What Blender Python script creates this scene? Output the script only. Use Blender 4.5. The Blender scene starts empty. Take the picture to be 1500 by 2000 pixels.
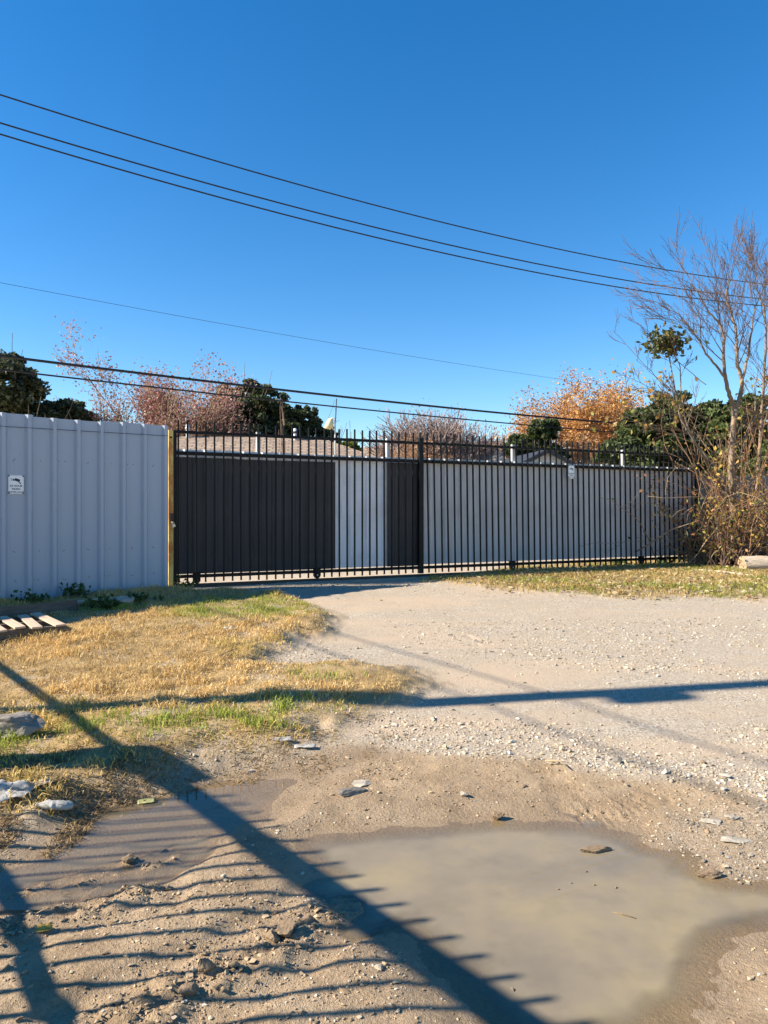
import bpy, math, random
import numpy as np
from mathutils import Vector, Matrix

SC = bpy.context.scene
COL = SC.collection
R = math.radians

# ------------------------------------------------------------------ camera, sky, sun, exposure
CAM_H, FPX, CX, HY = 1.51, 1390.0, 750.0, 1000.0      # eye height; focal length, centre and horizon of the photograph in its pixels
cam = bpy.data.cameras.new('camera')
cam.sensor_fit = 'HORIZONTAL'; cam.sensor_width = 36.0; cam.lens = 36.0 * FPX / 1500.0
cam.clip_start = 0.05; cam.clip_end = 3000
camo = bpy.data.objects.new('camera', cam); COL.objects.link(camo)
camo.location = (0, 0, CAM_H); camo.rotation_euler = (R(90), 0, 0)
SC.camera = camo

SUN_AZ, SUN_EL = 80.0, 32.0                            # direction the shadows fall (clockwise from +Y), elevation
world = bpy.data.worlds.new('World'); SC.world = world; world.use_nodes = True
wn = world.node_tree
sky = wn.nodes.new('ShaderNodeTexSky'); sky.sky_type = 'NISHITA'; sky.sun_disc = False
sky.sun_elevation = R(SUN_EL); sky.sun_rotation = R(SUN_AZ + 180)
sky.altitude = 0; sky.air_density = 1.0; sky.dust_density = 0.0; sky.ozone_density = 2.4
hs = wn.nodes.new('ShaderNodeHueSaturation'); hs.inputs['Saturation'].default_value = 1.38; hs.inputs['Hue'].default_value = 0.503
wn.links.new(sky.outputs[0], hs.inputs['Color']); wn.links.new(hs.outputs[0], wn.nodes['Background'].inputs[0])
wn.nodes['Background'].inputs[1].default_value = 0.085

sl = bpy.data.lights.new('sun', 'SUN'); sl.energy = 5.0; sl.angle = R(0.5); sl.color = (1.0, 0.915, 0.77)
so = bpy.data.objects.new('sun', sl); COL.objects.link(so)
sd_ = Vector((math.sin(R(SUN_AZ)) * math.cos(R(SUN_EL)), math.cos(R(SUN_AZ)) * math.cos(R(SUN_EL)), -math.sin(R(SUN_EL))))
so.rotation_euler = sd_.to_track_quat('-Z', 'Y').to_euler(); so.location = (-30, -5, 20)

SC.view_settings.view_transform = 'Standard'; SC.view_settings.look = 'None'
SC.view_settings.gamma = 1.0; SC.view_settings.use_curve_mapping = False
SC.view_settings.exposure = 1.3
SC.render.engine = 'CYCLES'; SC.cycles.use_denoising = True
SC.cycles.max_bounces = 6; SC.cycles.caustics_reflective = False; SC.cycles.sample_clamp_indirect = 3.0; SC.cycles.transparent_max_bounces = 12

# ------------------------------------------------------------------ helpers
rng = np.random.default_rng(11)
random.seed(5)

def P(x, y, d):
    "point at picture position x, y of the photograph and at depth d in metres"
    return np.array([(x - CX) / FPX * d, d, CAM_H + (HY - y) / FPX * d])

def _h(ix, iy, seed):
    n = (ix.astype(np.int64) * 374761393 + iy.astype(np.int64) * 668265263 + seed * 2147483647) & 0xFFFFFFFF
    n = ((n ^ (n >> 13)) * 1274126177) & 0xFFFFFFFF
    n = ((n ^ (n >> 16)) * 2246822519) & 0xFFFFFFFF
    return ((n ^ (n >> 15)) & 0xFFFF) / 65535.0

def vn(x, y, seed=0):
    x = np.asarray(x, float); y = np.asarray(y, float)
    ix = np.floor(x); iy = np.floor(y); fx = x - ix; fy = y - iy
    fx = fx * fx * fx * (fx * (fx * 6 - 15) + 10); fy = fy * fy * fy * (fy * (fy * 6 - 15) + 10)
    a = _h(ix, iy, seed); b = _h(ix + 1, iy, seed); c = _h(ix, iy + 1, seed); d = _h(ix + 1, iy + 1, seed)
    return (a * (1 - fx) + b * fx) * (1 - fy) + (c * (1 - fx) + d * fx) * fy

def fbm(x, y, seed=0, o=4):
    t = 0; amp = 0.5; s = 0
    for k in range(o):
        t = t + amp * vn(x, y, seed + k * 17); s += amp; amp *= 0.5
        x = x * 2.03 + 3.1; y = y * 2.03 - 1.7
    return t / s - 0.5

def sst(e0, e1, x):
    t = np.clip((x - e0) / (e1 - e0), 0, 1); return t * t * (3 - 2 * t)

def link(o, parent=None, label=None, cat=None, group=None, kind=None):
    COL.objects.link(o)
    if parent is not None: o.parent = parent
    if label: o['label'] = label
    if cat: o['category'] = cat
    if group: o['group'] = group
    if kind: o['kind'] = kind
    return o

def thing(name, label, cat, loc=(0, 0, 0), rz=0.0, group=None):
    o = bpy.data.objects.new(name, None); o.empty_display_size = 0.1
    o.location = tuple(float(v) for v in loc); o.rotation_euler = (0, 0, rz)
    return link(o, None, label, cat, group)

def mesh_np(name, V, F, mat, smooth=False, attrs=None, mats=None, fmat=None):
    "V (n,3); F list of face index arrays (m,3) or (m,4)"
    V = np.asarray(V, np.float32).reshape(-1, 3)
    if not isinstance(F, (list, tuple)): F = [F]
    F = [np.asarray(f, np.int32) for f in F if len(f)]
    me = bpy.data.meshes.new(name)
    me.vertices.add(len(V)); me.vertices.foreach_set('co', V.ravel())
    nl = sum(f.size for f in F); npoly = sum(len(f) for f in F)
    me.loops.add(nl); me.loops.foreach_set('vertex_index', np.concatenate([f.ravel() for f in F]))
    me.polygons.add(npoly)
    tot = np.concatenate([np.full(len(f), f.shape[1], np.int32) for f in F])
    st = np.concatenate([[0], np.cumsum(tot)[:-1]]).astype(np.int32)
    me.polygons.foreach_set('loop_start', st); me.polygons.foreach_set('loop_total', tot)
    me.polygons.foreach_set('use_smooth', np.full(npoly, bool(smooth)))
    if fmat is not None: me.polygons.foreach_set('material_index', np.asarray(fmat, np.int32))
    me.update(calc_edges=True)
    if attrs:
        for k, a in attrs.items():
            a = np.asarray(a, np.float32)
            if a.ndim == 2:
                at = me.attributes.new(k, 'FLOAT_COLOR', 'POINT')
                if a.shape[1] == 3: a = np.concatenate([a, np.ones((len(a), 1), np.float32)], 1)
                at.data.foreach_set('color', a.ravel())
            else:
                at = me.attributes.new(k, 'FLOAT', 'POINT'); at.data.foreach_set('value', a)
    for m in (mats or [mat]): me.materials.append(m)
    return me

def obj(name, me, parent=None, **kw):
    return link(bpy.data.objects.new(name, me), parent, **kw)

class MB:
    "collects boxes, prisms and tubes into one mesh"
    def __init__(s): s.v = []; s.q = []; s.t = []; s.n = 0
    def add(s, V, Q=None, T=None):
        V = np.asarray(V, float).reshape(-1, 3); s.v.append(V)
        if Q is not None and len(Q): s.q.append(np.asarray(Q, int) + s.n)
        if T is not None and len(T): s.t.append(np.asarray(T, int) + s.n)
        s.n += len(V); return s
    def box(s, c, size, rot=None, taper=None):
        h = np.array(size, float) / 2
        V = np.array([[-1, -1, -1], [1, -1, -1], [1, 1, -1], [-1, 1, -1], [-1, -1, 1], [1, -1, 1], [1, 1, 1], [-1, 1, 1]], float) * h
        if taper: V[4:, :2] *= taper
        if rot is not None: V = V @ np.array(rot).T
        return s.add(V + np.array(c, float), [[0, 3, 2, 1], [4, 5, 6, 7], [0, 1, 5, 4], [1, 2, 6, 5], [2, 3, 7, 6], [3, 0, 4, 7]])
    def tube(s, pts, rad, sides=6, cap=True):
        pts = np.asarray(pts, float); n = len(pts)
        rad = np.full(n, rad, float) if np.isscalar(rad) else np.asarray(rad, float)
        t = np.gradient(pts, axis=0); t /= np.linalg.norm(t, axis=1)[:, None] + 1e-9
        m = t.mean(0); ref = np.eye(3)[np.argmin(np.abs(m))]
        u = np.cross(t, ref); u /= np.linalg.norm(u, axis=1)[:, None] + 1e-9
        w = np.cross(t, u)
        a = np.arange(sides) / sides * 2 * math.pi
        V = pts[:, None, :] + rad[:, None, None] * (np.cos(a)[None, :, None] * u[:, None, :] + np.sin(a)[None, :, None] * w[:, None, :])
        i = np.arange(n - 1)[:, None] * sides; j = np.arange(sides)[None, :]; k = (j + 1) % sides
        Q = np.stack([i + j, i + k, i + k + sides, i + j + sides], -1).reshape(-1, 4)
        T = None
        if cap:
            T = [[0, q + 1, q] for q in range(1, sides - 1)] + [[(n - 1) * sides, (n - 1) * sides + q, (n - 1) * sides + q + 1] for q in range(1, sides - 1)]
        return s.add(V.reshape(-1, 3), Q, T)
    def mesh(s, name, mat, smooth=False, attrs=None):
        F = []
        if s.q: F.append(np.concatenate(s.q))
        if s.t: F.append(np.concatenate(s.t))
        return mesh_np(name, np.concatenate(s.v), F, mat, smooth, attrs)
    def build(s, name, mat, parent=None, smooth=False, **kw):
        return obj(name, s.mesh(name, mat, smooth), parent, **kw)

def rotz(a):
    c, s = math.cos(a), math.sin(a); return np.array([[c, -s, 0], [s, c, 0], [0, 0, 1]])
def rotx(a):
    c, s = math.cos(a), math.sin(a); return np.array([[1, 0, 0], [0, c, -s], [0, s, c]])
def roty(a):
    c, s = math.cos(a), math.sin(a); return np.array([[c, 0, s], [0, 1, 0], [-s, 0, c]])

# ------------------------------------------------------------------ materials
class NT:
    def __init__(s, name):
        s.m = bpy.data.materials.new(name); s.m.use_nodes = True; s.t = s.m.node_tree
        s.b = s.t.nodes['Principled BSDF']; s.out = s.t.nodes['Material Output']
        s.tc = None
    def n(s, typ, **kw):
        o = s.t.nodes.new('ShaderNode' + typ)
        for k, v in kw.items(): setattr(o, k, v)
        return o
    def l(s, a, b): s.t.links.new(a, b)
    def set(s, node, **kw):
        for k, v in kw.items():
            i = node.inputs[k.replace('_', ' ')]
            if hasattr(v, 'links'): s.l(v, i)
            else: i.default_value = v
        return node
    def co(s, kind='Object', scale=None):
        if s.tc is None: s.tc = s.n('TexCoord')
        if scale is None: return s.tc.outputs[kind]
        mp = s.n('Mapping'); s.l(s.tc.outputs[kind], mp.inputs[0]); mp.inputs['Scale'].default_value = scale
        return mp.outputs[0]
    def noise(s, scale, detail=4, co=None, rough=0.55):
        o = s.n('TexNoise'); s.l(co if co is not None else s.co(), o.inputs['Vector'])
        o.inputs['Scale'].default_value = scale; o.inputs['Detail'].default_value = detail; o.inputs['Roughness'].default_value = rough
        return o.outputs['Fac']
    def ramp(s, fac, stops):
        o = s.n('ValToRGB'); s.l(fac, o.inputs[0])
        e = o.color_ramp.elements
        while len(e) < len(stops): e.new(0.5)
        for k, (p, c) in enumerate(stops):
            e[k].position = p; e[k].color = (*c, 1) if len(c) == 3 else c
        return o.outputs[0]
    def mix(s, fac, a, b, typ='MIX'):
        o = s.n('Mix', data_type='RGBA', blend_type=typ)
        for v, i in ((fac, 0), (a, 6), (b, 7)):
            if hasattr(v, 'links'): s.l(v, o.inputs[i])
            else: o.inputs[i].default_value = v if i == 0 else (*v, 1)
        return o.outputs[2]
    def math(s, op, a, b=0.0, clamp=False):
        o = s.n('Math', operation=op); o.use_clamp = clamp
        for v, i in ((a, 0), (b, 1)):
            if hasattr(v, 'links'): s.l(v, o.inputs[i])
            else: o.inputs[i].default_value = v
        return o.outputs[0]
    def attr(s, name, out='Fac'):
        o = s.n('Attribute'); o.attribute_name = name; return o.outputs[out]
    def bump(s, h, strength=0.3, dist=0.01, prev=None):
        o = s.n('Bump'); s.l(h, o.inputs['Height']); o.inputs['Strength'].default_value = strength; o.inputs['Distance'].default_value = dist
        if prev is not None: s.l(prev, o.inputs['Normal'])
        return o.outputs[0]
    def base(s, c): s.set(s.b, Base_Color=c if hasattr(c, 'links') else (*c, 1)); return s

def mat(name, c, rough=0.6, metal=0.0, var=0.25, scale=8.0, c2=None, bump=0.0, bscale=40.0, bdist=0.004, stretch=None, spec=0.5, objvar=0.0):
    t = NT(name)
    cc = t.co('Object', stretch) if stretch else t.co()
    f = t.noise(scale, 5, cc)
    c2 = c2 or tuple(v * (1 - var) for v in c)
    col = t.ramp(f, [(0.32, c2), (0.62, c)])
    if objvar:                                           # sheets weather differently; dust and drips gather in patches
        oi = t.n('ObjectInfo'); dirt = t.noise(1.7, 5)
        col = t.mix(t.math('MULTIPLY', oi.outputs['Random'], objvar), col, tuple(v * 0.55 for v in c))
        col = t.mix(t.ramp(dirt, [(0.48, (0, 0, 0)), (0.72, (0.45, 0.45, 0.45))]), col, (c[0] * 0.45 + 0.06, c[1] * 0.45 + 0.048, c[2] * 0.45 + 0.035))
    t.base(col); t.set(t.b, Roughness=rough, Metallic=metal)
    t.b.inputs['Specular IOR Level'].default_value = spec
    if bump:
        t.set(t.b, Normal=t.bump(t.noise(bscale, 4, cc), bump, bdist))
    return t.m

def leafmat(name, trans=0.35, rough=0.55):
    t = NT(name)
    c = t.attr('col', 'Color'); t.base(c); t.set(t.b, Roughness=rough)
    t.b.inputs['Specular IOR Level'].default_value = 0.3
    tr = t.n('BsdfTranslucent'); t.l(c, tr.inputs[0])
    mx = t.n('MixShader'); mx.inputs[0].default_value = trans
    t.l(t.b.outputs[0], mx.inputs[1]); t.l(tr.outputs[0], mx.inputs[2]); t.l(mx.outputs[0], t.out.inputs[0])
    return t.m

M = {}
M['black'] = mat('black_paint', (0.005, 0.005, 0.006), 0.5, var=0.4, scale=14, c2=(0.010, 0.009, 0.008), spec=0.22)
M['charcoal'] = mat('charcoal_sheet', (0.058, 0.051, 0.054), 0.65, var=0.45, scale=3, stretch=(6, 6, 0.10), objvar=0.45)  # upright tone stripes paint rib shading into the colour
M['galv'] = mat('grey_sheet', (0.74, 0.72, 0.71), 0.6, var=0.25, scale=3, stretch=(6, 6, 0.10), objvar=0.35)  # stretched noise adds painted stripes for the alternate shading of the ribs
M['leaf'] = leafmat('foliage_leaves')
M['drygrass'] = leafmat('grass_blades', 0.30, 0.7)
M['bark_grey'] = mat('bark_grey', (0.22, 0.18, 0.14), 0.85, var=0.5, scale=9, bump=0.5, bscale=30, stretch=(1, 1, 0.3))
M['bark_brown'] = mat('bark_brown', (0.27, 0.19, 0.125), 0.85, var=0.5, scale=9, bump=0.5, bscale=30, stretch=(1, 1, 0.3))
M['twig_red'] = mat('twig_red', (0.17, 0.105, 0.075), 0.8, var=0.4, scale=5)
M['twig_tan'] = mat('twig_tan', (0.36, 0.25, 0.15), 0.8, var=0.4, scale=5)
M['twig_brown'] = mat('twig_brown', (0.32, 0.17, 0.09), 0.8, var=0.4, scale=5)
M['cable'] = mat('cable_black', (0.012, 0.012, 0.014), 0.6, var=0.2)
M['wood'] = mat('weathered_wood', (0.55, 0.42, 0.30), 0.8, var=0.35, scale=6, bump=0.4, bscale=25, stretch=(1, 8, 8))
M['wood_dark'] = mat('dark_board', (0.14, 0.11, 0.085), 0.85, var=0.4, scale=5, bump=0.4, bscale=20, stretch=(1, 8, 8))
M['pole'] = mat('pole_wood', (0.20, 0.14, 0.09), 0.85, var=0.4, scale=6, stretch=(4, 4, 0.4))
M['concrete'] = mat('concrete', (0.25, 0.215, 0.175), 0.9, var=0.35, scale=9, bump=0.5, bscale=40, bdist=0.01)
M['plastic_white'] = mat('white_plastic', (0.46, 0.43, 0.38), 0.45, var=0.3, scale=12, bump=0.4, bscale=18, bdist=0.01)
M['metal_white'] = mat('white_tube', (0.50, 0.50, 0.50), 0.4, var=0.08, scale=8)
M['vent_pipe'] = mat('vent_pipe', (0.60, 0.60, 0.58), 0.5, var=0.2)
M['lampshade'] = mat('cream_shade', (0.72, 0.62, 0.36), 0.5, var=0.12, scale=6)
M['steel'] = mat('steel', (0.45, 0.44, 0.42), 0.35, metal=0.8, var=0.2, scale=20)
M['sign'] = mat('sign_plate', (0.90, 0.90, 0.90), 0.45, var=0.04, scale=5)
M['ink'] = mat('sign_ink', (0.012, 0.012, 0.02), 0.5, var=0.05)
M['siding'] = mat('pale_siding', (0.62, 0.63, 0.64), 0.6, var=0.08)
M['trim_dark'] = mat('dark_trim', (0.03, 0.03, 0.035), 0.6, var=0.2)
M['brick_wall'] = mat('tan_wall', (0.34, 0.25, 0.19), 0.85, var=0.25, scale=12)
M['transformer'] = mat('grey_can', (0.35, 0.36, 0.36), 0.5, var=0.1)
M['log'] = mat('pale_log', (0.58, 0.46, 0.33), 0.85, var=0.4, scale=7, bump=0.7, bscale=22, bdist=0.02, stretch=(0.6, 4, 4))
M['heart'] = mat('log_end', (0.44, 0.30, 0.18), 0.85, var=0.4, scale=14)
M['rail_rust'] = mat('rusty_rail', (0.055, 0.040, 0.032), 0.7, var=0.5, scale=10, c2=(0.09, 0.045, 0.025))
M['dark_fence'] = mat('dark_fence_sheet', (0.10, 0.11, 0.12), 0.5, var=0.3, scale=3, stretch=(3, 3, 0.6))

def white_sheet(name, c):
    t = NT(name)
    big = t.noise(1.3, 3, t.co('Object', (1, 1, 0.5)))
    streak = t.noise(5, 5, t.co('Object', (5, 5, 0.25)))
    sep = t.n('SeparateXYZ'); t.l(t.co(), sep.inputs[0])
    low = t.math('SUBTRACT', 0.75, sep.outputs[2])                        # streaky darker brown tone, stronger towards the bottom
    low = t.math('MULTIPLY', low, 1.2, True)
    low = t.math('MULTIPLY', low, t.math('ADD', streak, 0.25), True)
    col = t.mix(t.math('MULTIPLY', big, 0.35), c, tuple(v * 0.86 for v in c))
    col = t.mix(t.math('MULTIPLY', t.ramp(streak, [(0.5, (0, 0, 0)), (0.75, (1, 1, 1))]), 0.18), col, (0.45, 0.40, 0.36))
    col = t.mix(t.math('MULTIPLY', low, 0.55), col, (0.30, 0.27, 0.23))
    t.base(col); t.set(t.b, Roughness=0.4)
    return t.m
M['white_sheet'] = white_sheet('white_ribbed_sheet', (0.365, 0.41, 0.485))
M['gate_white'] = mat('gate_white_sheet', (0.90, 0.90, 0.92), 0.5, var=0.08, scale=3, stretch=(3, 3, 0.5), objvar=0.15)

def rust_post():
    t = NT('faded_yellow_rusty_paint')
    n1 = t.noise(2.4, 5, t.co('Object', (2, 2, 1))); n2 = t.noise(30, 4)
    y = t.mix(n2, (0.86, 0.56, 0.14), (0.74, 0.54, 0.19))
    r = t.mix(n2, (0.46, 0.17, 0.035), (0.60, 0.28, 0.06))
    m = t.ramp(t.math('ADD', n1, t.math('MULTIPLY', n2, 0.15)), [(0.53, (0, 0, 0)), (0.64, (1, 1, 1))])
    t.base(t.mix(m, y, r)); t.set(t.b, Roughness=0.75, Normal=t.bump(n2, 0.3, 0.003))
    return t.m
M['rust_post'] = rust_post()

def shingles():
    t = NT('tan_shingles')
    br = t.n('TexBrick'); t.l(t.co('UV'), br.inputs['Vector'])
    br.inputs['Scale'].default_value = 1.0; br.inputs['Brick Width'].default_value = 0.30; br.inputs['Row Height'].default_value = 0.17
    br.inputs['Mortar Size'].default_value = 0.028; br.inputs['Mortar Smooth'].default_value = 0.2; br.offset = 0.37
    br.inputs['Color1'].default_value = (0.40, 0.285, 0.19, 1); br.inputs['Color2'].default_value = (0.22, 0.155, 0.11, 1)
    br.inputs['Mortar'].default_value = (0.10, 0.075, 0.06, 1)
    t.base(t.mix(0.22, br.outputs[0], t.ramp(t.noise(3, 4), [(0.35, (0.42, 0.30, 0.22)), (0.65, (0.26, 0.20, 0.17))])))
    t.set(t.b, Roughness=0.9, Normal=t.bump(br.outputs['Fac'], -0.5, 0.02))
    return t.m
M['shingles'] = shingles()

# ------------------------------------------------------------------ terrain
def zb(Y):
    return 0.37 * np.clip((np.asarray(Y, float) - 3.7) / 6.8, 0, 1) ** 1.1

def on_base(px, py, lift=0.0):
    "ground point of a picture position, on the plain slope"
    lo, hi = 0.5, 60.0
    for _ in range(50):
        m = (lo + hi) / 2
        if (CAM_H - zb(m) - lift) * FPX / m > py - HY: lo = m
        else: hi = m
    return ((px - CX) / FPX * lo, lo)

def poly(pts, lift=0.0): return np.array([on_base(x, y, lift) for x, y in pts])

def sdf(poly_, X, Y):
    "signed distance, negative inside"
    X = np.asarray(X, float); Y = np.asarray(Y, float)
    d2 = np.full(X.shape, 1e9); ins = np.zeros(X.shape, bool)
    n = len(poly_)
    for i in range(n):
        ax, ay = poly_[i]; bx, by = poly_[(i + 1) % n]
        ex, ey = bx - ax, by - ay
        t = np.clip(((X - ax) * ex + (Y - ay) * ey) / (ex * ex + ey * ey + 1e-12), 0, 1)
        d2 = np.minimum(d2, (X - ax - t * ex) ** 2 + (Y - ay - t * ey) ** 2)
        c = ((ay > Y) != (by > Y)) & (X < ex * (Y - ay) / (ey if abs(ey) > 1e-9 else 1e-9) + ax)
        ins ^= c
    return np.where(ins, -1, 1) * np.sqrt(d2)

PUDDLE = poly([(560, 1642), (620, 1626), (760, 1612), (900, 1604), (1000, 1602), (1130, 1608), (1240, 1625), (1275, 1652), (1335, 1660), (1385, 1702),
               (1410, 1712), (1500, 1722), (1640, 1745), (1660, 1800), (1500, 1826), (1445, 1842), (1402, 1860), (1395, 1900), (1392, 1960), (1340, 1990),
               (1300, 2040), (1010, 2060), (955, 2010), (930, 1960), (880, 1900), (800, 1842), (760, 1817), (700, 1790), (650, 1742), (600, 1702), (570, 1670)])
STRIP = poly([(675, 1486), (560, 1486), (430, 1494), (360, 1515), (290, 1548), (180, 1576), (160, 1600), (130, 1640), (60, 1690), (-40, 1730), (30, 1752), (130, 1720), (240, 1700),
              (330, 1690), (400, 1655), (470, 1618), (530, 1600), (548, 1570), (600, 1532)])
GRASS = poly([(-900, 1225), (-200, 1190), (120, 1165), (330, 1148), (520, 1150), (600, 1172), (670, 1200), (650, 1232), (560, 1262), (520, 1290), (640, 1288), (800, 1296), (875, 1328),
              (790, 1365), (690, 1398), (645, 1430), (600, 1452), (520, 1468), (400, 1482), (335, 1520), (190, 1552), (150, 1575), (70, 1600), (-150, 1610), (-900, 1560)], 0.06)
VERGE = poly([(830, 1134), (1000, 1112), (1200, 1098), (1500, 1085), (2100, 1075), (2100, 1185), (1700, 1182), (1500, 1172), (1330, 1170), (1250, 1172), (1080, 1163), (950, 1152)])
MUDLINE = poly([(-900, 1590), (150, 1560), (560, 1480), (640, 1440), (760, 1478), (900, 1492), (1050, 1500), (1200, 1525), (1340, 1550), (1500, 1595), (2300, 1700), (2600, 3600), (-2600, 3600)])
GRITTY = poly([(1290, 1640), (1330, 1600), (1500, 1600), (1700, 1640), (1700, 1740), (1500, 1722), (1400, 1700)])
RUTS = [poly([(180, 2060), (330, 1975), (480, 1895), (600, 1810), (660, 1775)]), poly([(40, 1745), (160, 1722), (260, 1690), (320, 1668)]),
        poly([(-60, 1850), (120, 1795), (260, 1758)])]
TREADS = [poly([(1035, 1492), (1075, 1525), (1120, 1580)]), poly([(1120, 1600), (1200, 1590), (1270, 1575)]), poly([(905, 1240), (925, 1252), (935, 1262)])]

def line_d(pl, X, Y):
    best = np.full(np.shape(X), 1e9); along = np.zeros(np.shape(X)); acc = 0
    for i in range(len(pl) - 1):
        a, b = pl[i], pl[i + 1]; e = b - a; L = np.hypot(*e)
        t = ((X - a[0]) * e[0] + (Y - a[1]) * e[1]) / (L * L)
        tc = np.clip(t, 0, 1)
        d = np.hypot(X - a[0] - tc * e[0], Y - a[1] - tc * e[1])
        m = d < best; best = np.where(m, d, best); along = np.where(m, acc + tc * L, along); acc += L
    return best, along

def terrain(X, Y):
    X = np.asarray(X, float); Y = np.asarray(Y, float)
    wob = fbm(X * 2.2, Y * 2.2, 3, 4)
    wob2 = fbm(X * 9, Y * 9, 8, 3)
    z = zb(Y).copy()
    sp = sdf(PUDDLE, X, Y) + 0.10 * wob + 0.05 * wob2
    ss = sdf(STRIP, X, Y) + 0.12 * wob + 0.06 * wob2
    sg = sdf(GRASS, X, Y) + (0.12 + 0.23 * sst(4.2, 5.2, Y)) * wob + 0.10 * wob2
    sv = sdf(VERGE, X, Y) + 0.7 * wob + 0.2 * wob2
    sm = sdf(MUDLINE, X, Y) + 0.5 * wob + 0.1 * wob2
    sr = sdf(GRITTY, X, Y) + 0.2 * wob
    grass = sst(0.16, -0.30, sg); verge = sst(0.25, -0.35, sv)
    mud = sst(0.18, -0.18, sm) * (1 - grass)
    near = sst(7.0, 4.0, Y)
    # puddles lie at z = 0
    sh = np.minimum(sp, ss)
    z = z + (0.028 * sst(0.0, 0.22, sh) + 0.030 * sst(0.1, 0.9, sh)) * near * (1 - sst(3.7, 5.0, Y))
    z = z - 0.070 * sst(0.0, -0.45, sp) - 0.013 * sst(0.0, -0.14, ss) * (1 - grass)
    # turf stands a hand above the wheel tracks
    z = z + 0.10 * sst(0.12, -0.35, sg) + grass * (0.07 * fbm(X * 1.3, Y * 1.3, 21, 3) + 0.03 * fbm(X * 5, Y * 5, 23, 2))
    z = z + verge * (0.03 + 0.05 * fbm(X * 1.1, Y * 1.1, 31, 3))
    # relief of the mud and the gravel
    shal = 0.22 + 0.78 * sst(0.0, 0.30, sh)
    z = z + near * shal * (0.012 * fbm(X * 3.3, Y * 3.3, 41, 3) + 0.009 * fbm(X * 13, Y * 13, 43, 3) + 0.007 * fbm(X * 38, Y * 38, 47, 2)) * (0.5 + 0.5 * mud)
    z = z + (1 - near) * 0.03 * fbm(X * 0.8, Y * 0.8, 51, 3)
    clod = np.zeros(X.shape)
    for k, pl in enumerate(RUTS):
        d, al = line_d(pl, X, Y)
        d = d + 0.05 * fbm(X * 6, Y * 6, 60 + k, 2)
        w = sst(0.17, 0.02, d)
        lump = np.clip(vn(X * 26, Y * 26, 70 + k) + 0.6 * vn(X * 60, Y * 60, 75 + k) - 0.75, 0, 1)
        z = z + w * (0.032 * lump - 0.005) + 0.022 * sst(0.16, 0.06, np.abs(d - 0.02)) * fbm(X * 18, Y * 18, 80 + k, 2)
        z = z - 0.018 * sst(0.09, 0.02, np.abs(d - 0.16))
        clod = np.maximum(clod, w)
    for pl in TREADS:
        d, al = line_d(pl, X, Y)
        w = sst(0.12, 0.07, d)
        z = z + w * 0.012 * (np.sign(np.sin(al * 2 * math.pi / 0.045 + np.sign(d) * d * 20)) * 0.5 - 0.5)
    wet = np.maximum(sst(0.55, 0.0, sp), sst(0.45, 0.0, ss)) * (1 - 0.7 * grass)
    return dict(z=z, sp=sp, ss=ss, grass=grass, verge=verge, mud=mud, wet=wet, clod=clod, grit=sst(0.1, -0.1, sr))

def zt(x, y): return float(terrain(np.array([x]), np.array([y]))['z'][0])

_Ys = np.concatenate([np.arange(1.4, 8, 0.02), np.arange(8, 40, 0.06)])
def gp(px, py):
    "point of the finished ground that is seen at a picture position"
    X = (px - CX) / FPX * _Ys; zr = CAM_H + (HY - py) / FPX * _Ys
    hit = np.nonzero(zr <= terrain(X, _Ys)['z'])[0]
    k = hit[0] if len(hit) else len(_Ys) - 1
    return np.array([X[k], _Ys[k], zt(X[k], _Ys[k])])

def geo(a, b, step0, g):
    out = [a]; s = step0
    while out[-1] < b: out.append(out[-1] + s); s *= g
    return np.array(out)
xs = np.concatenate([-geo(7.0, 900, 0.09, 1.16)[::-1], np.arange(-6.96, -3.2, 0.035), np.arange(-3.2, 3.4, 0.0165), np.arange(3.4, 10, 0.05), geo(10, 900, 0.07, 1.16)])
ys = [1.5]
while ys[-1] < 18: ys.append(ys[-1] + max(0.010, 0.0056 * ys[-1]))
ys = np.concatenate([-geo(-1.45, 300, 0.03, 1.2)[::-1], ys, geo(ys[-1] + 0.1, 1800, 0.12, 1.15)])
GX, GY = np.meshgrid(xs, ys)
T = terrain(GX.ravel(), GY.ravel())
nx, ny = len(xs), len(ys)
ii = (np.arange(ny - 1)[:, None] * nx + np.arange(nx - 1)[None, :]).ravel()
GF = np.stack([ii, ii + 1, ii + nx + 1, ii + nx], 1)

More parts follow.
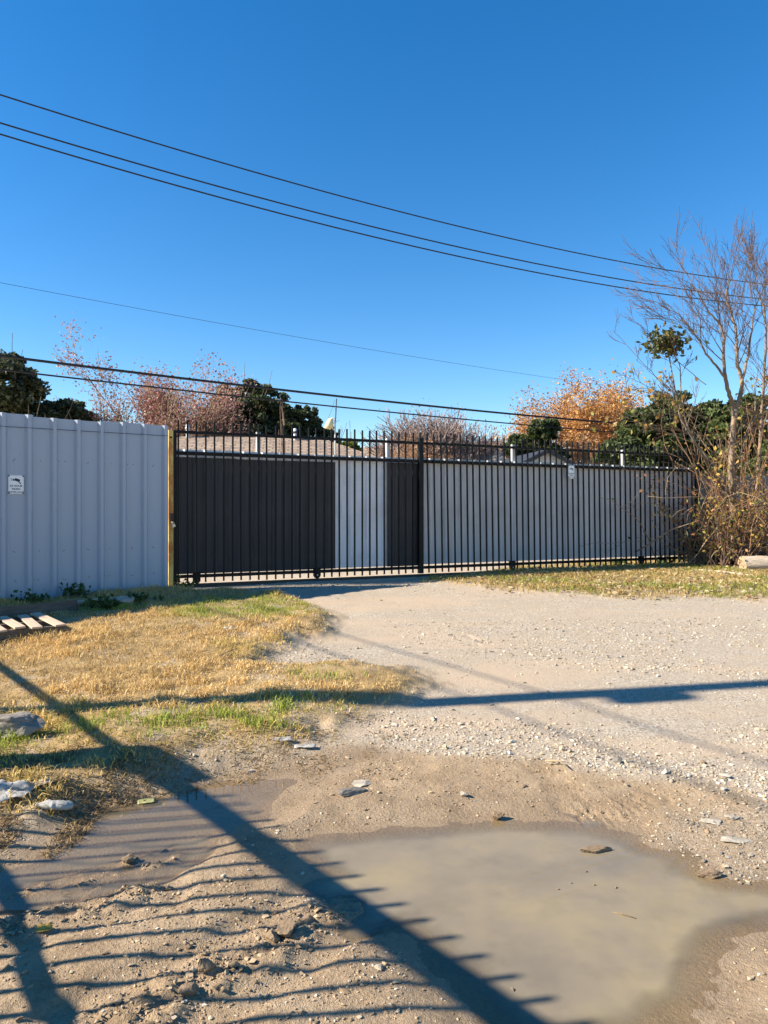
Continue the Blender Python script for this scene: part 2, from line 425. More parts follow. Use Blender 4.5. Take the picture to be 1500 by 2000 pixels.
def ground_mat():
    t = NT('ground_gravel_mud_turf')
    grass, verge, mud, wet, grit = (t.attr(k) for k in ('grass', 'verge', 'mud', 'wet', 'grit'))
    big = t.noise(0.7, 4); mid = t.noise(4.5, 5); fine = t.noise(60, 5); vf = t.noise(240, 3)
    vo = t.n('TexVoronoi'); t.l(t.co(), vo.inputs['Vector']); vo.inputs['Scale'].default_value = 80
    vo2 = t.n('TexVoronoi'); t.l(t.co(), vo2.inputs['Vector']); vo2.inputs['Scale'].default_value = 120
    vs = t.n('SeparateColor'); t.l(vo.outputs['Color'], vs.inputs[0])
    stone = t.ramp(vs.outputs[0], [(0.0, (0.19, 0.145, 0.10)), (0.35, (0.35, 0.285, 0.21)), (0.7, (0.48, 0.41, 0.32)), (1.0, (0.57, 0.51, 0.42))])
    dust = t.mix(big, (0.47, 0.365, 0.255), (0.42, 0.345, 0.26))
    dust = t.mix(t.math('MULTIPLY', fine, 0.6), dust, (0.27, 0.20, 0.14))
    gm = t.ramp(t.math('ADD', t.math('MULTIPLY', mid, 0.7), t.math('MULTIPLY', big, 0.4)), [(0.46, (0, 0, 0)), (0.62, (1, 1, 1))])
    track = t.noise(1.0, 3, t.co('Object', (0.35, 1.3, 1)))                  # wheel-worn lanes across the drive
    gravel = t.mix(t.math('ADD', t.math('MULTIPLY', gm, 0.55), 0.18), dust, stone)
    gravel = t.mix(t.ramp(track, [(0.50, (0, 0, 0)), (0.62, (0.75, 0.75, 0.75))]), gravel, t.mix(fine, (0.52, 0.395, 0.275), (0.41, 0.305, 0.205)))
    mudc = t.ramp(t.math('ADD', t.math('MULTIPLY', mid, 0.6), t.math('MULTIPLY', fine, 0.4)), [(0.30, (0.19, 0.128, 0.072)), (0.50, (0.33, 0.232, 0.138)), (0.68, (0.43, 0.315, 0.20))])
    mudc = t.mix(t.math('MULTIPLY', grit, 0.3), mudc, stone)
    turf = t.ramp(t.math('ADD', t.math('MULTIPLY', mid, 0.5), t.math('MULTIPLY', vf, 0.5)), [(0.35, (0.20, 0.13, 0.055)), (0.55, (0.38, 0.25, 0.105)), (0.7, (0.48, 0.34, 0.16))])
    c = t.mix(mud, gravel, mudc)
    bare = t.ramp(t.noise(2.6, 4), [(0.50, (1, 1, 1)), (0.66, (0.35, 0.35, 0.35))])
    c = t.mix(t.math('MULTIPLY', t.math('MAXIMUM', grass, t.math('MULTIPLY', verge, 0.85)), bare), c, turf)
    wetm = t.math('MULTIPLY', wet, t.math('ADD', 0.55, t.math('MULTIPLY', mid, 0.5)), True)
    c = t.mix(t.math('MULTIPLY', wetm, 0.32), c, (0.12, 0.085, 0.055))
    t.base(c)
    ro = t.math('SUBTRACT', 0.92, t.math('MULTIPLY', wetm, 0.40))
    t.set(t.b, Roughness=ro)
    t.b.inputs['Specular IOR Level'].default_value = 0.35
    h = t.math('ADD', t.math('MULTIPLY', fine, 0.7), t.math('MULTIPLY', vf, 0.35))
    b1 = t.bump(h, 0.9, 0.012)
    peb = t.math('SUBTRACT', 1.0, vo.outputs['Distance'])
    b2 = t.bump(t.math('MULTIPLY', peb, t.math('SUBTRACT', 1.0, t.math('MULTIPLY', mud, 0.75))), 0.35, 0.006, b1)
    t.set(t.b, Normal=t.bump(vo2.outputs['Distance'], 0.25, 0.003, b2))
    return t.m
M['ground'] = ground_mat()
gme = mesh_np('ground', np.stack([GX.ravel(), GY.ravel(), T['z']], 1), GF, M['ground'], True,
              {k: T[k] for k in ('grass', 'verge', 'mud', 'wet', 'grit')})
obj('ground', gme, label='tan gravel driveway, brown mud and turf running to the gate', kind='structure')

# ------------------------------------------------------------------ puddle water at z = 0, clouded with silt where it is deep
def water_mat():
    t = NT('silty_water')
    dep = t.attr('depth')
    mid = t.noise(1.6, 4); m2 = t.noise(7, 4)
    silt = t.ramp(mid, [(0.3, (0.165, 0.139, 0.105)), (0.50, (0.235, 0.190, 0.128)), (0.68, (0.30, 0.235, 0.130))])
    df = t.n('BsdfDiffuse'); t.l(silt, df.inputs[0])
    tr = t.n('BsdfTransparent'); tr.inputs[0].default_value = (0.93, 0.89, 0.80, 1)
    fac = t.math('MULTIPLY', dep, t.math('ADD', 0.75, t.math('MULTIPLY', m2, 0.5)), True)
    mx = t.n('MixShader'); t.l(fac, mx.inputs[0]); t.l(tr.outputs[0], mx.inputs[1]); t.l(df.outputs[0], mx.inputs[2])
    gl = t.n('BsdfGlossy'); gl.inputs['Roughness'].default_value = 0.015
    lw = t.n('LayerWeight'); lw.inputs['Blend'].default_value = 0.5
    fres = t.math('ADD', 0.02, t.math('MULTIPLY', 0.98, t.math('POWER', lw.outputs['Facing'], 5.0)))
    bp = t.bump(t.noise(5, 2), 0.02, 0.01); t.l(bp, gl.inputs['Normal']); t.l(bp, lw.inputs['Normal'])
    m3 = t.n('MixShader'); t.l(fres, m3.inputs[0]); t.l(mx.outputs[0], m3.inputs[1]); t.l(gl.outputs[0], m3.inputs[2])
    t.l(m3.outputs[0], t.out.inputs[0])
    return t.m
M['water'] = water_mat()
def water(name, x0, x1, y0, y1, key, label, murk=1.0):
    a, b = np.meshgrid(np.arange(x0, x1, 0.04), np.arange(y0, y1, 0.04)); s = a.shape
    t = terrain(a.ravel(), b.ravel()); dep = np.clip(0.12 + -t['z'] / 0.022, 0, 1) * murk
    i = (np.arange(s[0] - 1)[:, None] * s[1] + np.arange(s[1] - 1)[None, :]).ravel()
    F = np.stack([i, i + 1, i + s[1] + 1, i + s[1]], 1)
    ok = ((t[key] < 0.14)[F]).any(1)
    me = mesh_np(name, np.stack([a.ravel(), b.ravel(), np.zeros(a.size)], 1), F[ok], M['water'], True, {'depth': dep})
    return obj(name, me, label=label, kind='structure')
water('puddle', -0.9, 2.6, 1.5, 3.75, 'sp', 'wide shallow puddle of cloudy brown water in the mud')
water('puddle_shallow', -2.4, 0.4, 2.7, 4.6, 'ss', 'thin film of puddle water over mud beside the turf edge', 0.45)

# ------------------------------------------------------------------ ribbed metal sheets
def sheet_mesh(name, width, z0, z1, mat_, rib=0.034, pitch=0.305, phase=0.20, thick=0.002, zt0=None, zt1=None):
    "upright ribbed sheet in local x (along) and z; the ribs stand out towards -y"
    pr = [(0.0, 0.0)]
    x = phase - 8 * pitch
    while x < width + pitch:
        k_ = min(1, pitch / 0.305 * 1.2)
        for dx, dy in ((-0.052, 0), (-0.020, -rib), (0.020, -rib), (0.052, 0)): pr.append((x + dx * k_, dy))
        for c in (0.10, 0.205):
            for dx, dy in ((-0.016, 0), (-0.006, -0.0014), (0.006, -0.0014), (0.016, 0)): pr.append((x + c * pitch / 0.305 + dx, dy))
        x += pitch
    pr.append((width, 0.0))
    pr = sorted([p for p in pr if 0 <= p[0] <= width]); pr = np.array(pr)
    n = len(pr); V = []
    for side in (0, 1):
        y = pr[:, 1] + side * thick
        V.append(np.stack([pr[:, 0], y, np.full(n, z0)], 1)); V.append(np.stack([pr[:, 0], y, np.full(n, z1)], 1))
    V = np.concatenate(V); i = np.arange(n - 1)
    front = np.stack([i, i + 1, n + i + 1, n + i], 1)
    back = np.stack([2 * n + i + 1, 2 * n + i, 3 * n + i, 3 * n + i + 1], 1)
    top = np.stack([n + i, n + i + 1, 3 * n + i + 1, 3 * n + i], 1)
    bot = np.stack([i + 1, i, 2 * n + i, 2 * n + i + 1], 1)
    ends = np.array([[0, n, 3 * n, 2 * n], [n - 1, 3 * n - 1, 4 * n - 1, 2 * n - 1]])
    return mesh_np(name, V, [np.concatenate([front, back, top, bot, ends])], mat_)

# white fence on the left
A0 = np.array([-4.883, 9.05]); A1 = np.array([-3.188, 10.45]); wd = (A1 - A0) / np.linalg.norm(A1 - A0)
wang = math.atan2(wd[1], wd[0])
fence = thing('metal_fence', 'tall fence of white ribbed metal sheets on the left', 'fence', (A1[0], A1[1], 0.0), wang)
SW = 0.915
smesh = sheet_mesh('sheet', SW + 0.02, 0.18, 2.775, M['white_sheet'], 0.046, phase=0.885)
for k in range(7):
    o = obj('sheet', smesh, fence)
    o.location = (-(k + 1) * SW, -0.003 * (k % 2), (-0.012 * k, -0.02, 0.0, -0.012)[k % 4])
scm = MB()
for rz_ in (2.18, 1.0, 0.62):
    for dx in (0.10, 0.32, 0.40, 0.62, 0.71, 0.86):
        a = np.linspace(0, 2 * math.pi, 7)[:-1]
        zz = rz_ + random.uniform(-0.012, 0.012); xx = dx + random.uniform(-0.02, 0.02)
        if abs((xx - 0.885 + 0.305 * 4) % 0.305) < 0.06 or abs((xx - 0.885 + 0.305 * 4) % 0.305) > 0.25: xx += 0.08
        ring = np.stack([xx + 0.004 * np.cos(a), np.full(6, -0.005), zz + 0.004 * np.sin(a)], 1)
        ring2 = np.stack([xx + 0.006 * np.cos(a), np.full(6, 0.0), zz + 0.006 * np.sin(a)], 1)
        scm.add(np.concatenate([ring, ring2]), [[q, (q + 1) % 6, 6 + (q + 1) % 6, 6 + q] for q in range(6)], [[0, q + 1, q] for q in range(1, 5)])
sme = scm.mesh('screw', mat('rusty_screw', (0.12, 0.07, 0.05), 0.6, var=0.4))
for k in range(4):
    o = obj('screw_rows', sme, fence, kind='stuff'); o.location = (-(k + 1) * SW, -0.007, 0)
for k in range(4):
    MB().box((-0.06 - k * 2.1, 0.05, 1.35), (0.06, 0.06, 2.5)).build('post', M['steel'], fence)
for z_ in (0.75, 1.95, 2.45):
    MB().box((-3.2, 0.012, z_), (6.3, 0.02, 0.05)).build('back_rail', M['steel'], fence)

def sag(a, b, drop, n=24):
    t = np.linspace(0, 1, n)[:, None]; p = np.array(a) * (1 - t) + np.array(b) * t
    p[:, 2] -= (4 * t * (1 - t))[:, 0] * drop; return p
nrm = np.array([wd[1], -wd[0]])
ca = np.array([*(A1 - wd * 6.3 + nrm * 0.045), 2.60]); cb = np.array([*(A1 - wd * 0.0 + nrm * 0.045), 2.625])
MB().tube(sag(ca, cb, 0.02), 0.0035, 5).build('thin_cable', M['cable'], label='thin dark cable strung along the top of the white fence', cat='cable')

# camera sign on the fence
def text(body, size, mat_, parent, loc, rot, bold=0.0):
    cu = bpy.data.curves.new('lettering', 'FONT'); cu.body = body; cu.size = size; cu.align_x = 'CENTER'; cu.align_y = 'CENTER'
    cu.extrude = 0.0006; cu.offset = bold; cu.resolution_u = 3; cu.materials.append(mat_)
    o = bpy.data.objects.new('lettering', cu); o.location = loc; o.rotation_euler = rot
    me = bpy.data.meshes.new_from_object(o); bpy.data.objects.remove(o); o = bpy.data.objects.new('lettering', me)
    o.location = loc; o.rotation_euler = rot
    return link(o, parent)

def camera_icon(k):
    mb = MB()
    r = rotz(0) @ roty(R(18))
    mb.box((0.012 * k, 0, 0.008 * k), (0.052 * k, 0.0012, 0.028 * k), r)              # body
    mb.box((-0.024 * k, -0.0003, 0.010 * k), (0.018 * k, 0.0012, 0.018 * k), r)       # lens
    mb.box((0.034 * k, -0.0006, -0.018 * k), (0.010 * k, 0.0012, 0.040 * k), roty(R(-40)))    # bracket
    for q in (-1, 0, 1): mb.box((-0.046 * k, -0.0002, (0.012 + 0.009 * q) * k), (0.014 * k, 0.0012, 0.0035 * k), roty(R(8 * q)))
    return mb

def sign(name, label, loc, rz, w, h, k, lines):
    t = thing(name, label, 'sign', loc, rz)
    mb = MB(); mb.box((0, 0, 0), (w, 0.003, h)); mb.build('plate', M['sign'], t)
    fr = MB()
    for s_ in (-1, 1):
        fr.box((s_ * (w / 2 - 0.004), -0.0020, 0), (0.002, 0.0012, h - 0.006)); fr.box((0, -0.0022, s_ * (h / 2 - 0.004)), (w - 0.010, 0.0012, 0.002))
    fr.build('border', M['ink'], t)
    ic = camera_icon(k).build('camera_symbol', M['ink'], t); ic.location = (0.0, -0.0022, h * 0.20)
    for z_, s_, b in lines: text(b, s_, M['ink'], t, (0, -0.0022, z_), (R(90), 0, 0), s_ * 0.02)
    for sx in (-1, 1):
        for sz in (-1, 1): MB().box((sx * (w / 2 - 0.012), -0.004, sz * (h / 2 - 0.012)), (0.016, 0.006, 0.016), roty(R(20))).build('bolt', M['ink'], t)
    return t
def wall_at(px, d_off=0.0):
    "point on the fence plane seen in picture column px"
    dx = (px - CX) / FPX
    s_ = np.linalg.solve(np.array([[wd[0], -dx], [wd[1], -1.0]]), -A1)
    return A1 + wd * s_[0], s_[1]
pw, dw = wall_at(31)
pw = pw + nrm * 0.010
sign('camera_sign', 'small white video surveillance sign bolted to the white fence', (pw[0], pw[1], CAM_H + (HY - 946.5) / FPX * dw), wang, 0.190, 0.245, 1.2,
     [(-0.018, 0.036, '24 HOUR'), (-0.058, 0.036, 'VIDEO'), (-0.096, 0.027, 'SURVEILLANCE')])

# ------------------------------------------------------------------ the sliding gate, two leaves
G0 = np.array([-3.19, 10.72]); gd = np.array([math.sin(R(64.6)), math.cos(R(64.6))]); gang = math.atan2(gd[1], gd[0])
def gate_s(px):
    "distance along the gate of a picture column"
    dx = (px - CX) / FPX
    return float(np.linalg.solve(np.array([[gd[0], -dx], [gd[1], -1.0]]), -G0)[0])
Z_PT, Z_TR, Z_MR, Z_BR, Z_PB = 2.895, 2.725, 2.405, 0.530, 0.437
pick = MB(); pick.box((0, -0.0125, (Z_PT + Z_PB) / 2), (0.0235, 0.0235, Z_PT - Z_PB)); pick_me = pick.mesh('picket', M['black'])
def leaf(name, label, s0, s1, lean, end_left, end_right):
    g = G0 + gd * s0
    t = thing(name, label, 'gate', (g[0], g[1], 0), gang)
    L = s1 - s0
    n = int(round(L / 0.1365)); st = L / n
    for k in range(n):
        o = obj('picket', pick_me, t); o.location = ((k + 0.5) * st + random.uniform(-0.003, 0.003), 0, random.uniform(-0.006, 0.006))
        o.rotation_euler = (0, lean + random.uniform(-0.0035, 0.0035), 0)
        if lean: o.location.x -= lean * 1.5
    for nm, z_, hh in (('top_rail', Z_TR, 0.045), ('middle_rail', Z_MR, 0.055), ('bottom_rail', Z_BR, 0.050)):
        MB().box((L / 2, 0.024, z_), (L, 0.045, hh)).build(nm, M['black'], t)
    if end_left: MB().box((0.025, 0.020, (Z_TR + Z_PB) / 2 - 0.01), (0.05, 0.056, Z_TR - Z_PB + 0.04)).build('end_post', M['black'], t)
    if end_right: MB().box((L - 0.04, 0.012, (2.815 + 0.43) / 2), (0.085, 0.075, 2.815 - 0.43)).build('end_post', M['black'], t)
    return t, L
sA0, sC, sB1 = gate_s(338.5), gate_s(826), gate_s(1364)
left, LL = leaf('sliding_gate', 'black picket gate leaf backed with dark sheets and one white strip, beside the yellow post', sA0, sC, 0.0, True, True)
right, LR = leaf('sliding_gate', 'long black picket gate leaf backed with grey sheets, ending at the bare tree', sC + 0.03, sB1, -0.016, False, False)
MB().box((LR - 0.03, 0.02, 1.55), (0.06, 0.06, 2.3)).build('end_post', M['black'], right)
def back_sheets(t, s0, s1, base, z0, z1, mt, y, nm='sheet', phase=0.16, rib=0.030, pitch=0.305):
    k = 0; x = s0
    while x < s1 - 0.05:
        w_ = min(SW, s1 - x)
        o = obj(nm, sheet_mesh(nm, w_ + (0.015 if x + w_ < s1 - 0.05 else 0), z0, z1 + random.uniform(-0.006, 0.006), mt, rib, pitch, phase), t)
        o.location = (x - base, y - 0.003 * (k % 2), 0); x += w_; k += 1
sD, sE = gate_s(659), gate_s(761)
back_sheets(left, sA0 + 0.05, sC - 0.01, sA0, 0.565, 2.468, M['gate_white'], 0.135, 'white_sheet')
back_sheets(left, sA0 + 0.052, sD, sA0, 0.560, 2.345, M['charcoal'], 0.096, 'dark_sheet', 0.10, 0.012, 0.17)
back_sheets(left, sE, sC - 0.012, sA0, 0.560, 2.372, M['charcoal'], 0.096, 'dark_sheet', 0.12, 0.012, 0.17)
back_sheets(right, sC + 0.04, sB1 - 0.06, sC + 0.03, 0.580, 2.468, M['galv'], 0.085, 'grey_sheet')
def gate_posts(t, base, cols):
    for px in cols:
        MB().box((gate_s(px) - base, 0.175, 1.68), (0.062, 0.062, 2.235)).build('back_post', M['metal_white'], t)
gate_posts(left, sA0, (510, 766)); gate_posts(right, sC + 0.03, (1012, 1228))
def wheel(t, x, r=0.062, zc=None):
    zc = zc if zc is not None else 0.37 + 0.045 + r
    b = MB()
    for s_ in (-1, 1): b.box((x, 0.024 + s_ * 0.030, zc + 0.05), (0.11, 0.006, 0.13))
    b.box((x, 0.024, zc + 0.112), (0.13, 0.066, 0.012)); b.build('wheel_bracket', M['black'], t)
    w = MB(); w.tube([(x, 0.003, zc), (x, 0.045, zc)], r, 18); o = w.build('wheel', M['rail_rust'], t, True)
    a = MB(); a.tube([(x, -0.012, zc), (x, 0.060, zc)], 0.012, 8); a.build('axle', M['steel'], o)
wheel(left, gate_s(620) - sA0, 0.058); wheel(left, 0.35, 0.058); wheel(right, gate_s(1002) - sC - 0.03, 0.058); wheel(right, gate_s(1254) - sC - 0.03, 0.058)
tr0, tr1 = gate_s(352), gate_s(1120)
g = G0 + gd * tr0
trk = thing('gate_track', 'rusty ground rail the sliding gate runs on', 'rail', (g[0], g[1], 0), gang)
MB().box(((tr1 - tr0) / 2, 0.024, 0.372), (tr1 - tr0, 0.10, 0.020)).build('base_strip', M['rail_rust'], trk)
MB().box(((tr1 - tr0) / 2, 0.024, 0.398), (tr1 - tr0, 0.030, 0.034), None).build('running_edge', M['rail_rust'], trk)

ps = gate_s(1114); pg = G0 + gd * ps; pn = np.array([gd[1], -gd[0]])
dg = pg[1]
pg2 = pg + pn * 0.030
sign('gate_sign', 'small white video surveillance sign wired to the black gate pickets', (pg2[0], pg2[1], CAM_H + (HY - 922) / FPX * dg), gang, 0.155, 0.262, 1.0,
     [(-0.030, 0.034, '24 HOUR'), (-0.064, 0.034, 'VIDEO'), (-0.098, 0.024, 'SURVEILLANCE')])

# faded yellow post between fence and gate, with its padlock
pp = P(333, 1143, 10.62)
post = thing('gate_post', 'square steel post with faded yellow paint and rust', 'post', (pp[0], pp[1], 0), gang)
MB().box((0, 0, 1.50), (0.066, 0.066, 2.46)).build('shaft', M['rust_post'], post)
MB().box((0.0, -0.036, 2.62), (0.034, 0.008, 0.03)).build('latch_plate', M['rail_rust'], post)
MB().box((0.012, -0.040, 1.43), (0.05, 0.014, 0.12)).build('hasp', M['rail_rust'], post)
pl = P(339.5, 1024, 10.56)
lock = thing('padlock', 'small steel padlock hanging from the yellow gate post', 'padlock', pl, gang)
MB().box((0, 0, -0.02), (0.040, 0.020, 0.045), roty(R(-25))).build('lock_body', M['steel'], lock)
a = np.linspace(0, math.pi, 9)
MB().tube(np.stack([-0.012 + 0.014 * np.cos(a), 0 * a, 0.006 + 0.030 * np.sin(a)], 1), 0.004, 6).build('shackle', M['steel'], lock, True)

# dark fence that carries on beyond the gate, behind the bare tree
g = G0 + gd * (sB1 + 0.12) - pn * 0.25
df = thing('dark_fence', 'dark grey sheet fence behind the bare tree', 'fence', (g[0], g[1], 0), gang)
dme = sheet_mesh('sheet', SW + 0.02, 0.2, 2.34, M['dark_fence'])
for k in range(8):
    o = obj('sheet', dme, df); o.location = (k * SW, 0.003 * (k % 2), 0.02 * (k % 3) - 0.02)
for k in range(4): MB().box((k * 2.4 + 0.02, 0.05, 1.3), (0.07, 0.07, 2.35)).build('post', M['black'], df)

# ------------------------------------------------------------------ street side: the fence and the pole whose shadows fall across the driveway
CE = 1 / math.tan(R(SUN_EL)); SDX, SDY = math.sin(R(SUN_AZ)), math.cos(R(SUN_AZ))
def caster(sx, sy, h): return (sx - SDX * h * CE, sy - SDY * h * CE)      # where something of height h stands whose shadow falls on sx, sy
HR = 1.80
q0 = np.array(caster(0.393, 2.10, HR)); q1 = np.array(caster(-0.78, 3.50, HR)); fd = (q1 - q0) / np.linalg.norm(q1 - q0)
fang = math.atan2(fd[1], fd[0])
nf = thing('picket_fence', 'black street-side picket fence left of the viewer that shades the mud', 'fence', (q0[0], q0[1], 0), fang)
MB().box((0.1, 0, HR), (5.1, 0.065, 0.070)).build('top_rail', M['black'], nf)
MB().box((4.4, 0, HR + 0.01), (3.5, 0.04, 0.045)).build('rail_tail', M['black'], nf)
MB().box((0.2, 0.0, HR - 0.71), (4.4, 0.04, 0.042)).build('middle_rail', M['black'], nf)
pk = MB(); pk.box((0, 0.0, (HR + 0.17 + 0.12) / 2), (0.020, 0.020, HR + 0.05)); pkm = pk.mesh('picket', M['black'])
for k in range(31):
    o = obj('picket', pkm, nf); o.location = (-1.95 + k * 0.139, 0.063, 0)
MB().box((-2.1, 0.0, 1.0), (0.1, 0.1, 2.2)).build('post', M['black'], nf)
px_, py_ = caster(-1.15, 4.10, HR)
gpst = thing('gate_pillar', 'stout square timber pillar of the street-side fence', 'pillar', (px_ + 0.0, py_, 0), fang)
MB().box((0, 0.12, 0.92), (0.20, 0.18, 1.84)).build('shaft', M['pole'], gpst)
MB().box((0, 0.12, 1.86), (0.24, 0.22, 0.05)).build('cap', M['pole'], gpst)
bx_, by_ = caster(2.46, 5.72, 6.5)
up = thing('utility_pole', 'wooden utility pole with a transformer can, standing left of the view', 'pole', (bx_, by_, 0))
MB().tube([(0, 0, -0.2), (0.02, 0, 5), (0.03, 0, 10)], [0.14, 0.11, 0.075], 14).build('shaft', M['pole'], up, True)
MB().tube([(0.08, -0.17, 6.1), (0.08, -0.17, 6.45)], 0.11, 16).build('transformer', M['transformer'], up, True)
MB().box((0.03, 0, 9.5), (0.09, 2.2, 0.11)).build('crossarm', M['pole'], up)
for k, h_ in enumerate((5.45, 5.85)):
    a = np.array([bx_ - 0.56 * 22, by_ + 0.83 * 22, h_ + 0.1]); b = np.array([bx_ + 0.02, by_, h_]); c = np.array([bx_ + 0.56 * 25, by_ - 0.83 * 25, h_ + 0.2])
    MB().tube(np.concatenate([sag(a, b, 0.25)[:-1], sag(b, c, 0.3)]), 0.011, 6).build('service_wire', M['cable'],
        label=('lower' if k == 0 else 'upper') + ' street-side wire on the utility pole left of the view', cat='wire')

# wires over the gate
def wire(pts, d0, d1, rad, label, drop=None):
    "pts: picture positions at the left and right, with their depths; carried on past both sides"
    a, b = P(*pts[0], d0), P(*pts[1], d1)
    m = P(*pts[2]) if len(pts) > 2 else None
    e = b - a
    # parabola through three points, carried on past both ends
    t = np.linspace(-0.35, 1.5, 60)[:, None]
    p = a + e * t
    p[:, 2] -= (4 * t * (1 - t))[:, 0] * drop
    MB().tube(p, rad, 6).build('overhead_wire', M['cable'], label=label, cat='wire', group='overhead wires')
wire([(0, 185), (1500, 556)], 12.0, 21.5, 0.013, 'topmost of the overhead wires crossing the open sky', 0.42)
wire([(0, 240), (1500, 585)], 12.3, 21.8, 0.014, 'second of the overhead wires from the top, middle one of the upper three', 0.44)
wire([(0, 262), (1500, 598)], 12.3, 21.8, 0.014, 'third overhead wire from the top, lowest of the upper three', 0.46)
wire([(0, 552), (1090, 740)], 17.0, 29.0, 0.005, 'hair-thin single overhead wire in the middle of the sky', 0.10)
wire([(0, 695), (1250, 830)], 16.5, 28.5, 0.034, 'thick black overhead cable just above the trees', 0.12)
wire([(0, 722), (1250, 848)], 16.7, 28.7, 0.022, 'lowest overhead cable, brushing the tree tops behind the gate', 0.10)

# ------------------------------------------------------------------ houses behind the gate
def hip_roof(name, x0, x1, y0, y1, ze, zr, mat_, parent, over=0.3):
    x0 -= over; x1 += over; y0 -= over; y1 += over
    h = (y1 - y0) / 2; ym = (y0 + y1) / 2
    V = np.array([(x0, y0, ze), (x1, y0, ze), (x1, y1, ze), (x0, y1, ze), (x0 + h, ym, zr), (x1 - h, ym, zr),
                  (x0, y0, ze - 0.14), (x1, y0, ze - 0.14), (x1, y1, ze - 0.14), (x0, y1, ze - 0.14)])
    Q = [[0, 1, 5, 4], [2, 3, 4, 5], [6, 7, 1, 0], [7, 8, 2, 1], [8, 9, 3, 2], [9, 6, 0, 3], [9, 8, 7, 6]]
    Tr = [[1, 2, 5], [3, 0, 4]]
    me = mesh_np(name, V, [np.array(Q), np.array(Tr)], mat_)
    planar_uv(me); return obj(name, me, parent)

def planar_uv(me):
    "lays the texture in each face's own plane, rows level"
    uv = me.uv_layers.new(name='UVMap')
    for p in me.polygons:
        n = p.normal
        u = Vector((0, 0, 1)).cross(n); u = u.normalized() if u.length > 1e-4 else Vector((1, 0, 0))
        v = n.cross(u)
        for li in p.loop_indices:
            c = me.vertices[me.loops[li].vertex_index].co; uv.data[li].uv = (c.dot(u), c.dot(v))

def window(parent, cx, y, cz, w, h):
    f = MB()
    for s_ in (-1, 1):
        f.box((cx + s_ * w / 2, y, cz), (0.06, 0.07, h + 0.06)); f.box((cx, y, cz + s_ * h / 2), (w - 0.06, 0.07, 0.06))
    o = f.build('window', M['siding'], parent)
    MB().box((cx, y + 0.01, cz), (w - 0.05, 0.012, h - 0.05)).build('pane', M['trim_dark'], o)

hc = P(500, 1000, 23.5)
h1 = thing('shingled_house', 'low house with a tan shingled hip roof behind the dark gate leaf', 'house', (hc[0], hc[1], 0.3), R(6))
W_, D_ = 8.9, 4.4
MB().box((-0.15, 0, 1.28), (W_, D_, 2.56)).build('wall', M['brick_wall'], h1)
hip_roof('roof', -W_ / 2 - 0.15, W_ / 2 - 0.15, -D_ / 2, D_ / 2, 2.62, 3.68, M['shingles'], h1)
for cx in (-2.8, 0.2, 2.6): window(h1, cx, -D_ / 2 - 0.03, 1.45, 1.1, 1.1)
def vent(px, ytop, d, h, r, label, m):
    p = P(px, ytop, d)
    t = thing('roof_vent', label, 'vent pipe', (p[0], p[1], p[2] - h))
    MB().tube([(0, 0, 0), (0, 0, h)], r, 10).build('pipe', m, t, True)
    MB().tube([(0, 0, h - 0.16), (0, 0, h - 0.09)], r * 1.45, 10).build('collar', M['trim_dark'] if m is not M['metal_white'] else m, t, True)
vent(366.5, 829, 23.2, 0.75, 0.055, 'white vent pipe on the left end of the shingled roof', M['metal_white'])
vent(576.5, 837, 23.4, 0.62, 0.055, 'grey vent pipe with a dark collar near the ridge of the shingled roof', M['vent_pipe'])

lp = P(648, 905, 21.3)
yl = thing('yard_light', 'cream lamp shade on a thin bent pole above the shingled roof', 'lamp', (lp[0], lp[1], 0.3))
top = P(648, 822, 21.3)[2] - 0.3
MB().tube([(0.10, 0, 0), (0.10, 0, top - 0.05), (0.08, 0, top + 0.06), (0.02, 0, top + 0.09), (-0.03, 0, top + 0.05)], 0.022, 8).build('pole', M['vent_pipe'], yl, True)
MB().tube([(-0.02, 0, top + 0.06), (-0.06, 0, top - 0.06), (-0.10, 0, top - 0.24)], [0.07, 0.11, 0.15], 14).build('lamp_shade', M['lampshade'], yl, True)
MB().tube([(0.0, 0.05, 0), (0.03, 0.05, top * 0.6), (0.14, 0.05, P(656, 778, 21.3)[2] - 0.3)], [0.025, 0.022, 0.016], 7).build('antenna_mast', M['trim_dark'], yl, True)

